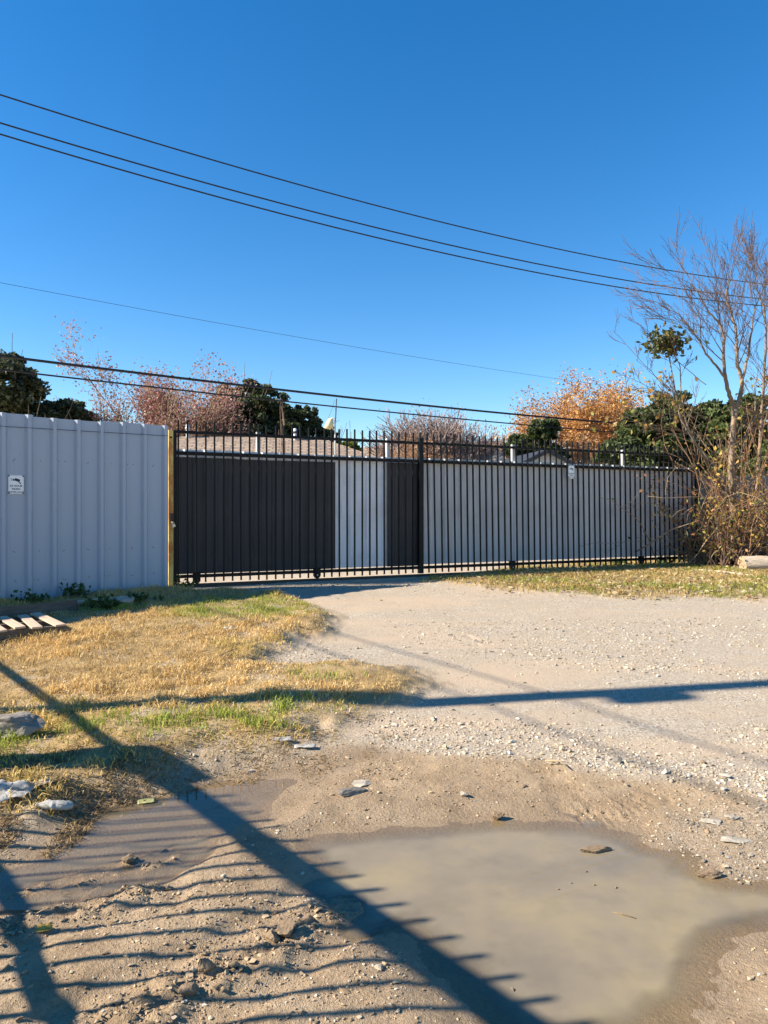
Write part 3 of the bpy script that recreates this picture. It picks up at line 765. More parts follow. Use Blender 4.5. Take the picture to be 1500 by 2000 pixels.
def gable_house(name, label, px, yap, d, w, pitch, length, rz, wallm, roofm, louvre=False):
    ap = P(px, yap, d); rise = w / 2 * pitch; zr = ap[2]; ze = zr - rise
    t = thing(name, label, 'house', (ap[0], ap[1], 0.3), rz)
    z0 = 0.0; zr -= 0.3; ze -= 0.3
    V = np.array([(-w / 2, 0, z0), (w / 2, 0, z0), (w / 2, 0, ze), (0, 0, zr - 0.02), (-w / 2, 0, ze)])
    V = np.concatenate([V, V + np.array([0, length, 0])])
    mb = MB(); mb.add(V, [[0, 1, 2, 4], [5, 9, 7, 6], [0, 4, 9, 5], [1, 6, 7, 2]], [[2, 3, 4], [9, 8, 7]]); mb.build('wall', wallm, t)
    o_ = 0.28; k = rise / (w / 2); rf = MB()
    for s_ in (-1, 1):
        a = np.array([0, -0.25, zr + 0.05]); b = np.array([s_ * (w / 2 + o_), -0.25, zr + 0.05 - k * (w / 2 + o_)])
        L = np.array([0, length + 0.5, 0]); th = np.array([0, 0, -0.09])
        rf.add([a, b, b + L, a + L, a + th, b + th, b + L + th, a + L + th], [[0, 1, 2, 3] if s_ < 0 else [3, 2, 1, 0], [4, 7, 6, 5], [0, 4, 5, 1], [1, 5, 6, 2], [2, 6, 7, 3]])
    o = rf.build('roof', roofm, t); planar_uv(o.data)
    fas = MB()
    for s_ in (-1, 1):
        L_ = math.hypot(w / 2 + o_, k * (w / 2 + o_))
        fas.box((s_ * (w / 2 + o_) / 2, -0.265, zr - 0.03 - k * (w / 2 + o_) / 2), (L_, 0.03, 0.13), roty(s_ * math.atan(k)))
    fas.build('barge_board', M['trim_dark'], t)
    if louvre:
        z = ze - 0.3
        while z < zr - 0.12:
            ww = max(0.1, min(w, (zr - z) / k * 2) - 0.1)
            MB().box((0, -0.02, z), (ww, 0.02, 0.085), rotx(R(-12))).build('siding_board', M['siding'], t); z += 0.11
    return t
gable_house('gabled_shed', 'small gabled house end with pale siding boards and dark roof edge, behind the gate sign', 1066, 880, 25.0, 4.6, 0.50, 5.0, R(8), M['siding'], M['trim_dark'], True)
gable_house('far_house', 'distant brown-roofed house half hidden by the grey bare tree', 972, 862, 42.0, 5.0, 0.55, 9.0, R(62), M['siding'], M['shingles'])

# ------------------------------------------------------------------ trees
def rand_dir(r): v = r.normal(size=3); return v / np.linalg.norm(v)
def leaf_quads(C, size, r, cols, flat=0.0, elong=1.6, fold=True):
    "one small leaf for each centre; C (n,3), size (n,), cols (n,3)"
    n = len(C)
    a = r.normal(size=(n, 3)); a[:, 2] *= (1 - flat); a /= np.linalg.norm(a, axis=1)[:, None] + 1e-9
    b = r.normal(size=(n, 3)); b -= (b * a).sum(1)[:, None] * a; b /= np.linalg.norm(b, axis=1)[:, None] + 1e-9
    nn = np.cross(a, b)
    s = np.asarray(size)[:, None]
    V = np.stack([C - a * s * elong / 2, C + b * s / 2 + nn * s * 0.12, C + a * s * elong / 2, C - b * s / 2 + nn * s * 0.12], 1).reshape(-1, 3)
    F = np.arange(4 * n).reshape(-1, 4)
    return V, F, np.repeat(cols, 4, axis=0)

def pal(r, n, cs, var=0.25):
    cs = np.array(cs); c = cs[r.integers(0, len(cs), n)]
    return np.clip(c * (1 + r.uniform(-var, var, (n, 1))), 0, 1)

def grow(r, p, d, L, rad, lev, maxlev, out, tips, spread=0.6, up=0.15, wander=0.12, kids=(5, 4, 4, 3, 2), shrink=0.62, seg=6, kstart=0.3, rshrink=0.55):
    pts = [np.array(p, float)]; d = np.array(d, float) / np.linalg.norm(d)
    for k in range(seg):
        d = d + r.normal(size=3) * wander + np.array([0, 0, up * (0.5 if lev == 0 else 1.0) / seg * 3]); d /= np.linalg.norm(d)
        pts.append(pts[-1] + d * L / seg)
    pts = np.array(pts); end = 0.30 if lev < maxlev else 0.25
    rr = np.linspace(rad, rad * end, seg + 1)
    out.append((pts, rr, lev))
    if lev >= maxlev:
        tips.append(pts[-1]); tips.append(pts[seg // 2]); return
    nk = kids[min(lev, len(kids) - 1)]
    for k in range(nk):
        f = kstart + (1 - kstart) * (k + r.uniform(0.1, 0.9)) / nk
        q = f * seg; i = min(int(q), seg - 1); t = q - i
        bp = pts[i] * (1 - t) + pts[i + 1] * t
        ax = pts[i + 1] - pts[i]; ax /= np.linalg.norm(ax)
        v = rand_dir(r); v -= v.dot(ax) * ax; v /= np.linalg.norm(v)
        sp = spread * r.uniform(0.6, 1.3)
        nd = ax * math.cos(sp) + v * math.sin(sp)
        grow(r, bp, nd, L * shrink * r.uniform(0.7, 1.15) * (1.1 - 0.4 * f), max(rad * (1 - 0.7 * f) * rshrink, 0.003), lev + 1, maxlev, out, tips, spread, up, wander, kids, shrink, max(3, seg - 1), 0.25, rshrink)
    grow(r, pts[-1], d, L * shrink * 0.8, rad * 0.3, lev + 1, maxlev, out, tips, spread, up, wander, kids, shrink, max(3, seg - 1), 0.25, rshrink)

def branch_parts(out, tree, mt, mtw, split=1, rmin=0.004, names=('trunk', 'twigs')):
    a, b = MB(), MB()
    for pts, rr, lev in out:
        rr = np.maximum(rr, rmin)
        (a if lev <= split else b).tube(pts, rr, 8 if lev == 0 else (5 if lev <= split else 3), cap=lev == 0)
    a.build(names[0], mt, tree, True)
    if b.n: b.build(names[1], mtw, tree, True)

def evergreen(name, label, px, d, ytop, wpx, lobes, cols, n, seed, size=0.115, trunk_r=0.22, flat=0.2):
    "broad-leaved tree; lobes are (dx, z0..1, radius) in parts of its width"
    r = np.random.default_rng(seed)
    top = P(px, ytop, d); H = top[2] - 0.3; w = wpx / FPX * d
    t = thing(name, label, 'tree', (top[0], top[1], 0.3))
    out, tips = [], []
    grow(r, (0, 0, 0), (0.03, 0, 1), H * 0.55, trunk_r, 0, 2, out, tips, 0.7, 0.1, 0.06, (7, 4), 0.75, 6, 0.45)
    branch_parts(out, t, M['bark_grey'], M['bark_grey'], 2, 0.01)
    C = []
    for dx, dz, rad in lobes:
        c0 = np.array([dx * w, r.uniform(-0.2, 0.2) * w, dz * H]); R0 = rad * w
        m = int(70 * (rad / 0.3) ** 2) + 26
        for _ in range(m):                                   # many leaf sprays on and in the lobe
            v = rand_dir(r); q = c0 + v * R0 * np.array([1, 1, 0.78]) * r.uniform(0.30, 1.12) ** 0.6
            C.append((q, R0 * r.uniform(0.12, 0.34)))
    per = max(10, n // len(C)); pts = []; cc = []
    for q, s in C:
        v = r.normal(size=(per, 3)); v /= np.linalg.norm(v, axis=1)[:, None]
        pts.append(q + v * s * (r.uniform(0, 1, (per, 1)) ** 0.45) * np.array([1, 1, 0.7]))
        cc.append(pal(r, per, cols) * r.uniform(0.6, 1.4))
    pts = np.concatenate(pts); cc = np.concatenate(cc)
    keep = pts[:, 2] > 0.6; pts = pts[keep]; cc = cc[keep]
    V, F, Cc = leaf_quads(pts, r.uniform(0.7, 1.3, len(pts)) * size, r, cc, flat)
    obj('crown', mesh_np('crown', V, F, M['leaf'], False, {'col': Cc}), t)
    return t
OAK = [(0.045, 0.062, 0.026), (0.065, 0.082, 0.034), (0.105, 0.115, 0.058), (0.028, 0.042, 0.018), (0.15, 0.15, 0.085)]  # paler olive entries put leaf highlights into the crown colour
EVG = [(0.055, 0.080, 0.022), (0.080, 0.105, 0.032), (0.115, 0.13, 0.045)]
evergreen('live_oak', 'dark live oak rising behind the white fence at the left edge', 20, 26, 688, 300, [(0.0, 0.80, 0.26), (-0.30, 0.86, 0.24), (0.26, 0.66, 0.20), (-0.05, 0.55, 0.34), (0.34, 0.50, 0.16), (-0.4, 0.55, 0.3)], OAK, 60000, 3)
evergreen('low_evergreen', 'small dark bush just above the white fence beside the live oak', 178, 27, 800, 90, [(0, 0.7, 0.45), (0.3, 0.6, 0.35), (-0.35, 0.75, 0.35)], OAK, 10000, 4, trunk_r=0.08)
evergreen('dense_oak', 'dense dark oak behind the shingled roof, left of the lamp', 480, 31, 733, 290, [(-0.02, 0.83, 0.19), (-0.22, 0.70, 0.20), (0.14, 0.76, 0.19), (-0.02, 0.60, 0.27), (0.22, 0.58, 0.18), (-0.36, 0.56, 0.20), (0.02, 0.4, 0.3), (-0.5, 0.5, 0.18)], OAK + EVG[:1], 76000, 5)
evergreen('slim_oak', 'lower dark oak just left of the cream lamp', 592, 31, 772, 135, [(0.02, 0.84, 0.24), (-0.26, 0.74, 0.24), (0.30, 0.70, 0.20), (0, 0.55, 0.42), (0.3, 0.45, 0.24)], OAK + EVG[:1], 26000, 6, trunk_r=0.12)
evergreen('yellow_green_shrub', 'yellow-green shrub right of the cream lamp', 682, 30, 838, 70, [(0, 0.8, 0.34), (0.35, 0.68, 0.28), (-0.2, 0.6, 0.4)], [(0.16, 0.20, 0.03), (0.10, 0.15, 0.02), (0.20, 0.20, 0.05)], 11000, 7, trunk_r=0.07)
evergreen('round_evergreen', 'round dark green bush left of the orange tree, behind the gate', 1048, 30, 797, 110, [(0.1, 0.82, 0.26), (-0.22, 0.70, 0.28), (0.25, 0.62, 0.28), (-0.1, 0.5, 0.36), (0.3, 0.45, 0.25)], EVG + OAK[:1], 28000, 8, trunk_r=0.1)
evergreen('wide_evergreen', 'wide dark evergreen behind the right end of the gate', 1315, 25, 752, 260, [(0.05, 0.82, 0.22), (-0.20, 0.72, 0.20), (0.28, 0.78, 0.20), (-0.38, 0.55, 0.18), (0.0, 0.55, 0.30), (0.36, 0.5, 0.25), (-0.25, 0.42, 0.25)], EVG + OAK[:2], 56000, 9)
evergreen('edge_evergreen', 'green tree behind the bare tree at the right edge', 1480, 24, 740, 190, [(0.05, 0.82, 0.22), (-0.28, 0.70, 0.22), (0.28, 0.70, 0.25), (0.0, 0.5, 0.35)], EVG, 28000, 10)

def deciduous(name, label, px, d, ytop, wpx, cols, nleaf, seed, size, bark, twig, kids=(7, 5, 4, 3), spread=0.55, up=0.2, levels=3, stem=0.30, trunk_r=0.16, extra=(), fit=1.0, lsp=0.25):
    r = np.random.default_rng(seed)
    top = P(px, ytop, d); H = top[2] - 0.3; w = wpx / FPX * d
    t = thing(name, label, 'tree', (top[0], top[1], 0.3))
    out, tips = [], []
    grow(r, (0, 0, 0), (0, 0, 1), H * stem, trunk_r, 0, levels, out, tips, spread, up, 0.09, kids, 0.80, 6, 0.55, 0.6)
    allp = np.concatenate([o[0] for o in out])                # scale the crown to the size it has
    hz = allp[:, 2].max(); hx = np.percentile(np.abs(allp[:, 0]), 99)
    sc = np.array([w / 2 / hx, w / 2 / hx, H / hz])
    out = [(p * sc, rr, lv) for p, rr, lv in out]; tips = [q * sc for q in tips]
    for (dx, dy, z0, L) in extra: grow(r, (0, 0, H * z0), (dx, dy, 1), H * L, trunk_r * 0.4, 1, levels, out, tips, 0.4, 0.1, 0.06, (4, 5, 4), 0.4, 7, 0.55)
    tips = np.array(tips)
    branch_parts(out, t, bark, twig, 1, (0.00046 if name.startswith('grey') else 0.00033) * d)
    if nleaf:
        k = r.integers(0, len(tips), nleaf)
        C = tips[k] + r.normal(size=(nleaf, 3)) * lsp
        clump = vn(C[:, 0] * 1.2 + 40, C[:, 2] * 1.2 + 40, seed); keep = clump > r.uniform(0.1, 0.6, nleaf)
        C = C[keep]
        V, F, Cc = leaf_quads(C, r.uniform(0.6, 1.3, len(C)) * size, r, pal(r, len(C), cols, 0.3), 0.1)
        obj('crown', mesh_np('crown', V, F, M['leaf'], False, {'col': Cc}), t)
    return t
RED = [(0.34, 0.15, 0.14), (0.42, 0.23, 0.20), (0.46, 0.30, 0.24), (0.28, 0.10, 0.08), (0.36, 0.24, 0.15)]
ORG = [(0.50, 0.24, 0.06), (0.56, 0.31, 0.10), (0.42, 0.18, 0.06), (0.58, 0.38, 0.14), (0.35, 0.15, 0.07)]
TANB = [(0.38, 0.20, 0.10), (0.32, 0.17, 0.09), (0.44, 0.27, 0.15)]
deciduous('red_leaved_tree', 'half-bare tree with reddish leaves behind the white fence and roof', 345, 28, 692, 255, RED, 24000, 21, 0.065, M['bark_grey'], M['twig_tan'], (10, 8, 6, 3), 0.55, 0.25, 3, 0.25, 0.16, [(-0.9, 0, 0.30, 0.75), (-1.3, 0, 0.12, 0.7)])
deciduous('red_leaved_sapling', 'thin young tree with pink leaves just above the white fence', 208, 27, 742, 90, RED, 3200, 22, 0.06, M['twig_tan'], M['twig_tan'], (6, 5, 4), 0.4, 0.3, 3, 0.35, 0.05)
deciduous('grey_bare_tree', 'grey leafless twiggy tree with a rounded crown behind the middle of the gate', 880, 40, 778, 290, [(0.34, 0.24, 0.20), (0.28, 0.20, 0.17)], 9000, 23, 0.06, M['bark_grey'], mat('twig_grey', (0.34, 0.26, 0.24), 0.85, var=0.3, scale=4), (12, 8, 6, 4), 0.6, 0.12, 4, 0.22, 0.14, lsp=0.35)
deciduous('brown_leaved_shrub', 'brown-leaved shrub behind the gate between lamp and grey tree', 790, 34, 845, 150, TANB, 16000, 24, 0.06, M['bark_brown'], M['twig_tan'], (8, 6, 4), 0.7, 0.1, 3, 0.25, 0.07)
deciduous('brown_leaved_shrub', 'low russet shrub at the right foot of the shingled roof', 738, 33, 868, 70, TANB, 8000, 25, 0.06, M['bark_brown'], M['twig_tan'], (7, 5, 4), 0.7, 0.1, 3, 0.25, 0.06)
deciduous('orange_tree', 'tall tree in orange-brown autumn leaf behind the right gate leaf', 1125, 36, 739, 225, ORG, 46000, 26, 0.075, M['bark_grey'], M['twig_tan'], (9, 6, 5, 3), 0.55, 0.18, 3, 0.24, 0.18, lsp=0.38)
deciduous('tan_shrub', 'tan half-bare shrub behind the gate below the orange tree', 1160, 30, 840, 150, TANB, 12000, 27, 0.055, M['bark_brown'], M['twig_tan'], (8, 6, 4), 0.7, 0.1, 3, 0.25, 0.06)
deciduous('thin_sapling', 'thin leafless sapling standing in front of the shingled roof', 563, 21.5, 776, 40, [(0.2, 0.1, 0.08)], 0, 28, 0.1, M['twig_red'], M['twig_red'], (4, 3), 0.25, 0.3, 2, 0.5, 0.03)

# ------------------------------------------------------------------ the bare tree on the right with its undergrowth
rt = np.random.default_rng(77)
bt_x, bt_y = (1432 - CX) / FPX * 14.6, 14.6
bz = zt(bt_x, bt_y)
bt = thing('bare_tree', 'tall leafless many-stemmed tree at the right end of the gate', 'tree', (bt_x, bt_y, bz))
out, tips = [], []
B0 = np.array([bt_x, bt_y, bz])
def stem(px, d0, d1, r0, r1, kids=0, kl=1.0, frm=0.3, lv=2):
    kids = int(kids * 1.35); kl *= 0.78; px = [(x, y + max(0, 640 - y) * 0.40) for x, y in px]
    "a limb through picture positions at depths d0..d1, with side branches"
    n = len(px); c = np.array([P(x, y, d0 + (d1 - d0) * k / (n - 1)) for k, (x, y) in enumerate(px)]) - B0
    t = np.linspace(0, n - 1, n * 4); i = np.minimum(t.astype(int), n - 2); f = (t - i)[:, None]
    f = f * f * (3 - 2 * f) * 0.5 + f * 0.5
    pts = c[i] * (1 - f) + c[i + 1] * f + rt.normal(size=(len(t), 3)) * 0.006
    r0 *= 0.68; rr = np.linspace(r0, r1 * 0.7, len(t)); out.append((pts, rr, 0 if r0 > 0.03 else 1))
    for k in range(kids):
        q = int(len(t) * (frm + (1 - frm) * (k + rt.uniform(0, 1)) / kids)); q = min(q, len(t) - 2)
        ax = pts[q + 1] - pts[q]; ax /= np.linalg.norm(ax); v = rand_dir(rt); v[1] *= 0.7; v -= v.dot(ax) * ax; v /= np.linalg.norm(v)
        nd = ax * 0.75 + v * 0.75 + np.array([-0.12, 0, 0.15])
        grow(rt, pts[q], nd, kl * rt.uniform(0.6, 1.25), max(0.006, rr[q] * 0.40), 2, 2 + lv, out, tips, 0.46, 0.07, 0.065, (0, 0, 4, 3, 3), 0.66, 6, 0.25, 0.62)
stem([(1434, 1098), (1433, 1000), (1428, 900), (1431, 850), (1437, 795)], 14.6, 14.6, 0.115, 0.085, 5, 0.9, 0.4, 1)
stem([(1437, 800), (1424, 770), (1416, 736), (1413, 698), (1414, 656), (1406, 628), (1385, 590), (1360, 520), (1338, 455)], 14.6, 14.2, 0.070, 0.008, 13, 1.05)
stem([(1437, 800), (1448, 764), (1449, 747), (1439, 709), (1439, 666), (1434, 624), (1425, 577), (1417, 545), (1425, 475), (1430, 440)], 14.6, 14.8, 0.075, 0.008, 15, 1.1)
stem([(1418, 740), (1400, 715), (1378, 690), (1365, 664), (1346, 639), (1329, 602), (1300, 560)], 14.4, 14.0, 0.040, 0.006, 10, 0.95)
stem([(1449, 750), (1462, 690), (1470, 620), (1478, 560), (1500, 480)], 14.6, 15.0, 0.045, 0.007, 10, 1.0)
stem([(1478, 1096), (1476, 1000), (1482, 900), (1490, 780), (1496, 634), (1491, 570), (1480, 528), (1478, 460)], 14.9, 15.1, 0.070, 0.008, 15, 1.0)
stem([(1505, 1096), (1512, 950), (1520, 800), (1515, 650), (1530, 520)], 15.0, 15.2, 0.060, 0.010, 12, 1.0)
stem([(1430, 985), (1410, 930), (1372, 880), (1353, 860), (1336, 809), (1329, 753), (1328, 713), (1304, 672)], 14.5, 14.2, 0.038, 0.010, 7, 0.7, 0.45)
stem([(1432, 930), (1455, 860), (1480, 800), (1500, 740)], 14.6, 14.4, 0.040, 0.010, 7, 0.9)
for k in range(16):                                     # long thin shoots arching to the left
    x0, y0 = rt.uniform(1335, 1420), rt.uniform(740, 880); L = rt.uniform(90, 190); a = rt.uniform(0.0, 0.9)
    stem([(x0, y0), (x0 - L * 0.45, y0 - L * 0.40 * a - 8), (x0 - L * 0.8, y0 - L * 0.85 * a - 6), (x0 - L, y0 - L * 1.15 * a)], 14.4, 13.9 + rt.uniform(-0.4, 0.4), 0.011, 0.004, 3, 0.35, 0.3, 1)
branch_parts(out, bt, M['bark_brown'], M['twig_red'], 1, 0.0036)
tips = np.array(tips)
# a few leaves left on the tree, and the green spray at the left
k = rt.integers(0, len(tips), 900); C = tips[k] + rt.normal(size=(900, 3)) * 0.05
C = C[C[:, 2] < 4.0]
LC = [(0.40, 0.22, 0.05), (0.30, 0.24, 0.04), (0.20, 0.20, 0.04), (0.45, 0.28, 0.10)]
V, F, Cc = leaf_quads(C, rt.uniform(0.05, 0.09, len(C)), rt, pal(rt, len(C), LC))
sp = P(1302, 670, 14.2) - np.array([bt_x, bt_y, bz])
C2 = sp + rt.normal(size=(420, 3)) * np.array([0.20, 0.14, 0.13]); 
V2, F2, Cc2 = leaf_quads(C2, rt.uniform(0.05, 0.08, len(C2)), rt, pal(rt, len(C2), [(0.10, 0.11, 0.03), (0.16, 0.13, 0.04), (0.07, 0.08, 0.03)]), 0, 2.0)
obj('leaves', mesh_np('leaves', np.concatenate([V, V2]), np.concatenate([F, F2 + len(V)]), M['leaf'], False, {'col': np.concatenate([Cc, Cc2])}), bt)
lb = P(1335, 1000, 14.3) - np.array([bt_x, bt_y, bz])
MB().tube([np.array([-0.25, -0.1, 1.6]), (sp + lb) / 2 + np.array([0.1, 0, 0.2]), sp], [0.03, 0.02, 0.010], 6).build('limb', M['bark_grey'], bt, True)

def thicket(name, label, px, py, d, w, h, nstem, nleaf, seed, cols, mt, lean=0.5, drop=0.0):
    r = np.random.default_rng(seed)
    x, y = (px - CX) / FPX * d, d; z = zt(x, y)
    t = thing(name, label, 'shrub', (x, y, z)); mb = MB(); tp = []
    for _ in range(nstem):
        p = np.array([r.normal() * w * 0.22, r.normal() * 0.22, 0.0]); dv = np.array([r.normal() * lean, r.normal() * lean * 0.6, 1.0]); dv /= np.linalg.norm(dv)
        L = h * r.uniform(0.45, 1.1); pts = [p]
        for k in range(8):
            dv = dv + r.normal(size=3) * 0.16 + np.array([0, 0, -0.10 * drop * k / 4]); dv /= np.linalg.norm(dv); pts.append(pts[-1] + dv * L / 8)
        pts = np.array(pts); pts[:, 2] = np.maximum(pts[:, 2], 0.01); mb.tube(pts, np.linspace(r.uniform(0.006, 0.013), 0.003, 9), 4, False)
        tp.append(pts[3:])
        for _ in range(r.integers(1, 4)):
            i = r.integers(2, 7); dd = pts[i + 1] - pts[i]; dd /= np.linalg.norm(dd); dd = dd + r.normal(size=3) * 0.6; dd /= np.linalg.norm(dd)
            e = pts[i] + dd * L * 0.2; m_ = (pts[i] + e) / 2 + r.normal(size=3) * 0.03
            mb.tube([pts[i], m_, e], [0.005, 0.004, 0.0028], 3, False); tp.append(np.array([m_, e]))
    mb.build('stems', mt, t, True)
    tp = np.concatenate(tp); C = tp[r.integers(0, len(tp), nleaf)] + r.normal(size=(nleaf, 3)) * 0.07
    C = C[C[:, 2] > 0.03]
    V, F, Cc = leaf_quads(C, r.uniform(0.025, 0.06, len(C)), r, pal(r, len(C), cols, 0.35))
    obj('leaves', mesh_np('leaves', V, F, M['leaf'], False, {'col': Cc}), t)
VINE = [(0.34, 0.20, 0.05), (0.24, 0.19, 0.04), (0.15, 0.16, 0.04), (0.40, 0.20, 0.07), (0.28, 0.12, 0.05), (0.10, 0.12, 0.03)]
thicket('brush', 'tangle of orange-brown brush around the foot of the bare tree', 1420, 1095, 14.4, 1.0, 1.6, 80, 700, 31, VINE, M['twig_red'], 0.38, 0.6)
thicket('brush', 'leafy vine tangle hanging over the gate corner beside the bare tree', 1392, 1095, 14.9, 2.2, 2.8, 60, 650, 32, VINE, M['twig_tan'], 0.55, 1.4)
thicket('brush', 'dry brush behind the log at the right edge', 1505, 1090, 15.0, 1.9, 2.2, 70, 520, 33, VINE, M['twig_tan'], 0.5, 0.9)
thicket('brush', 'low dark weeds between bare tree and gate end', 1368, 1098, 15.0, 0.9, 1.0, 40, 380, 34, VINE[2:], M['twig_tan'], 0.6, 0.8)
thicket('brush', 'tall reddish upright stems between the bare tree and the right edge', 1462, 1095, 14.9, 2.2, 3.6, 80, 420, 35, VINE[:2] + VINE[3:5], M['twig_brown'], 0.22, 0.15)
thicket('brush', 'slender vine stems climbing the trunk of the bare tree, with yellow leaves', 1425, 1095, 14.5, 0.7, 3.2, 34, 560, 36, [(0.50, 0.32, 0.06), (0.42, 0.28, 0.06), (0.30, 0.24, 0.05)], M['twig_brown'], 0.20, 0.5)
for nm, lab, pts_, rad, mt in (('fallen_branch', 'long curved bare branch leaning against the gate from the bare tree', [(1212, 1093, 14.0), (1262, 1066, 14.1), (1310, 1035, 14.2), (1365, 1017, 14.3), (1395, 1040, 14.4)], 0.014, 'twig_tan'),
                               ('fallen_branch', 'grey stick lying on the grass in front of the log', [(1365, 1116, 12.6), (1410, 1119, 12.4), (1450, 1124, 12.2), (1480, 1129, 12.0)], 0.022, 'wood'),
                               ('fallen_branch', 'pale horizontal dead stem reaching across the gate pickets', [(1388, 970, 14.2), (1340, 971, 14.1), (1300, 973, 14.05), (1265, 969, 14.0)], 0.008, 'twig_tan')):
    pp_ = np.array([P(*q) for q in pts_])
    if 'grass' in lab: pp_ = np.array([gp(q[0], q[1]) + np.array([0, 0, 0.02]) for q in pts_])
    if 'leaning' in lab: pp_[0] = gp(1212, 1097) + np.array([0, 0, 0.01])
    MB().tube(pp_, np.linspace(rad, rad * 0.6, len(pp_)), 7).build(nm, M[mt], None, True, label=lab, cat='branch')

# log
lg = gp(1452, 1107); lgr = 0.155
log = thing('log', 'pale debarked log lying at the right edge beside the bare tree', 'log', ((1450 - CX) / FPX * 13.55, 13.55, zt(7.0, 13.55) - 0.03), R(4))
r = np.random.default_rng(5); n_, m_ = 18, 14
LV = []
for i in range(n_):
    for j in range(m_):
        a = j / m_ * 2 * math.pi; rr = lgr * (1 + 0.10 * math.sin(2 * a + i * 0.3) + 0.07 * r.normal() * 0.6) * (0.92 + 0.10 * math.sin(i * 0.7))
        LV.append((i * 0.16, rr * math.cos(a), lgr * 0.95 + rr * math.sin(a)))
LQ = [[i * m_ + j, i * m_ + (j + 1) % m_, (i + 1) * m_ + (j + 1) % m_, (i + 1) * m_ + j] for i in range(n_ - 1) for j in range(m_)]
obj('trunk', mesh_np('trunk', LV, [np.array(LQ)], M['log'], True), log)
e_ = MB(); e_.add([(0.0, 0, lgr)] + [(-0.004, v[1], v[2]) for v in LV[:m_]], None, [[0, 1 + (j + 1) % m_, 1 + j] for j in range(m_)]); e_.build('cut_end', M['heart'], log)

# ------------------------------------------------------------------ pallet, boards, rocks and litter
def rock(name, label, pos, size, seed, mt, cat='rock', rz=0.0, sink=0.25, rough=0.22, group=None):
    import bmesh
    bm = bmesh.new(); bmesh.ops.create_icosphere(bm, subdivisions=4, radius=1.0); r = np.random.default_rng(seed)
    V = np.array([v.co[:] for v in bm.verts]); F = np.array([[q.index for q in f.verts] for f in bm.faces]); bm.free()
    for _ in range(16):                                  # plane cuts give broken faces
        n_ = rand_dir(r); c = r.uniform(0.42, 0.80); dd = V @ n_ - c; V = V - np.clip(dd, 0, None)[:, None] * n_ * 0.92
    V = V * 1.25 * (1 + rough * 0.9 * (vn(V[:, 0] * 3 + 9, V[:, 1] * 3 + V[:, 2] * 2.3 + 9, seed) - 0.5)[:, None])
    V = V * (1 + 0.10 * (vn(V[:, 0] * 9 + 9, V[:, 1] * 9 + V[:, 2] * 7.3 + 9, seed + 3) - 0.5)[:, None])
    V = V * np.array(size) / 2; V[:, 2] += size[2] * (0.5 - sink)
    V = V @ rotz(rz).T
    o = obj(name, mesh_np(name, V, [F], mt, False), label=label, cat=cat, group=group); o.location = tuple(pos); return o
M['stone_pale'] = mat('pale_stone', (0.42, 0.36, 0.28), 0.9, var=0.35, scale=18, bump=0.5, bscale=60)
M['stone_grey'] = mat('grey_stone', (0.20, 0.175, 0.145), 0.9, var=0.35, scale=18, bump=0.5, bscale=60)
M['mudclod'] = mat('mud_clod', (0.25, 0.17, 0.10), 0.9, var=0.4, scale=25, bump=0.6, bscale=60)
rock('concrete_chunk', 'big broken grey concrete chunk in the dry grass at the left edge', gp(22, 1437), (0.34, 0.26, 0.18), 1, M['concrete'], 'concrete', 0.3, 0.2)
rock('pale_rock', 'rounded pale rock at the end of the white fence, in green weeds', gp(243, 1181), (0.34, 0.22, 0.14), 2, M['stone_pale'], rz=0.2)
rock('flat_stone', 'flat grey stone slab bedded in mud between the two puddles', gp(690, 1548), (0.15, 0.08, 0.035), 3, M['stone_grey'], rz=0.4)
rock('flat_stone', 'pale flat stone beside the slab between the two puddles', gp(703, 1535), (0.11, 0.08, 0.025), 4, M['stone_pale'], rz=0.1)
rock('stone', 'small pale stone in the mud above the puddle', gp(905, 1556), (0.05, 0.04, 0.03), 5, M['stone_pale'])
rock('stone', 'rounded grey pebble alone on the gravel below the pole shadow', gp(1207, 1490), (0.055, 0.05, 0.04), 6, M['stone_grey'])
rock('stone', 'dark little stone on the gravel right of the grey pebble', gp(1372, 1493), (0.04, 0.03, 0.025), 7, M['mudclod'])
rock('mud_clod', 'dark clod of mud standing at the upper rim of the puddle', gp(970, 1602), (0.06, 0.05, 0.06), 8, M['mudclod'], 'clod')
rock('mud_clod', 'long ridge of mud poking out of the puddle', (*P(1162, 1664, 1)[:2] * (CAM_H * FPX / 664), 0.0), (0.13, 0.04, 0.035), 9, M['mudclod'], 'clod', 0.1, 0.4)
rock('mud_clod', 'small mud islet near the right rim of the puddle', (*P(1385, 1712, 1)[:2] * (CAM_H * FPX / 712), 0.0), (0.10, 0.05, 0.04), 10, M['mudclod'], 'clod', 0.1, 0.4)
for k, (px, py, sz, sd) in enumerate([(1388, 1606, 0.10, 11), (1432, 1600, 0.08, 12), (1438, 1645, 0.13, 13)]):
    rock('flat_stone', ['leftmost of three pale flat stones right of the puddle', 'topmost of three pale flat stones right of the puddle', 'largest and lowest of three pale flat stones right of the puddle'][k], gp(px, py), (sz, sz * 0.7, 0.02), sd, M['stone_pale'])
for k, (px, py, sz) in enumerate([(250, 1690, 0.07), (560, 1826, 0.085), (598, 1808, 0.06), (535, 1838, 0.06), (400, 1893, 0.07), (372, 1945, 0.06), (318, 1670, 0.05)]):
    rock('mud_clod', ['dark wet clod at the end of the upper wheel rut', 'largest clod at the end of the lower wheel rut', 'pale clod beside the largest one in the lower wheel rut', 'clod just left of the largest one in the lower wheel rut',
                      'clod midway along the lower wheel rut', 'clod near the bottom of the lower wheel rut', 'small clod above the upper wheel rut'][k], gp(px, py), (sz, sz * 0.75, sz * 0.6), 40 + k, M['mudclod'], 'clod', k * 0.7)

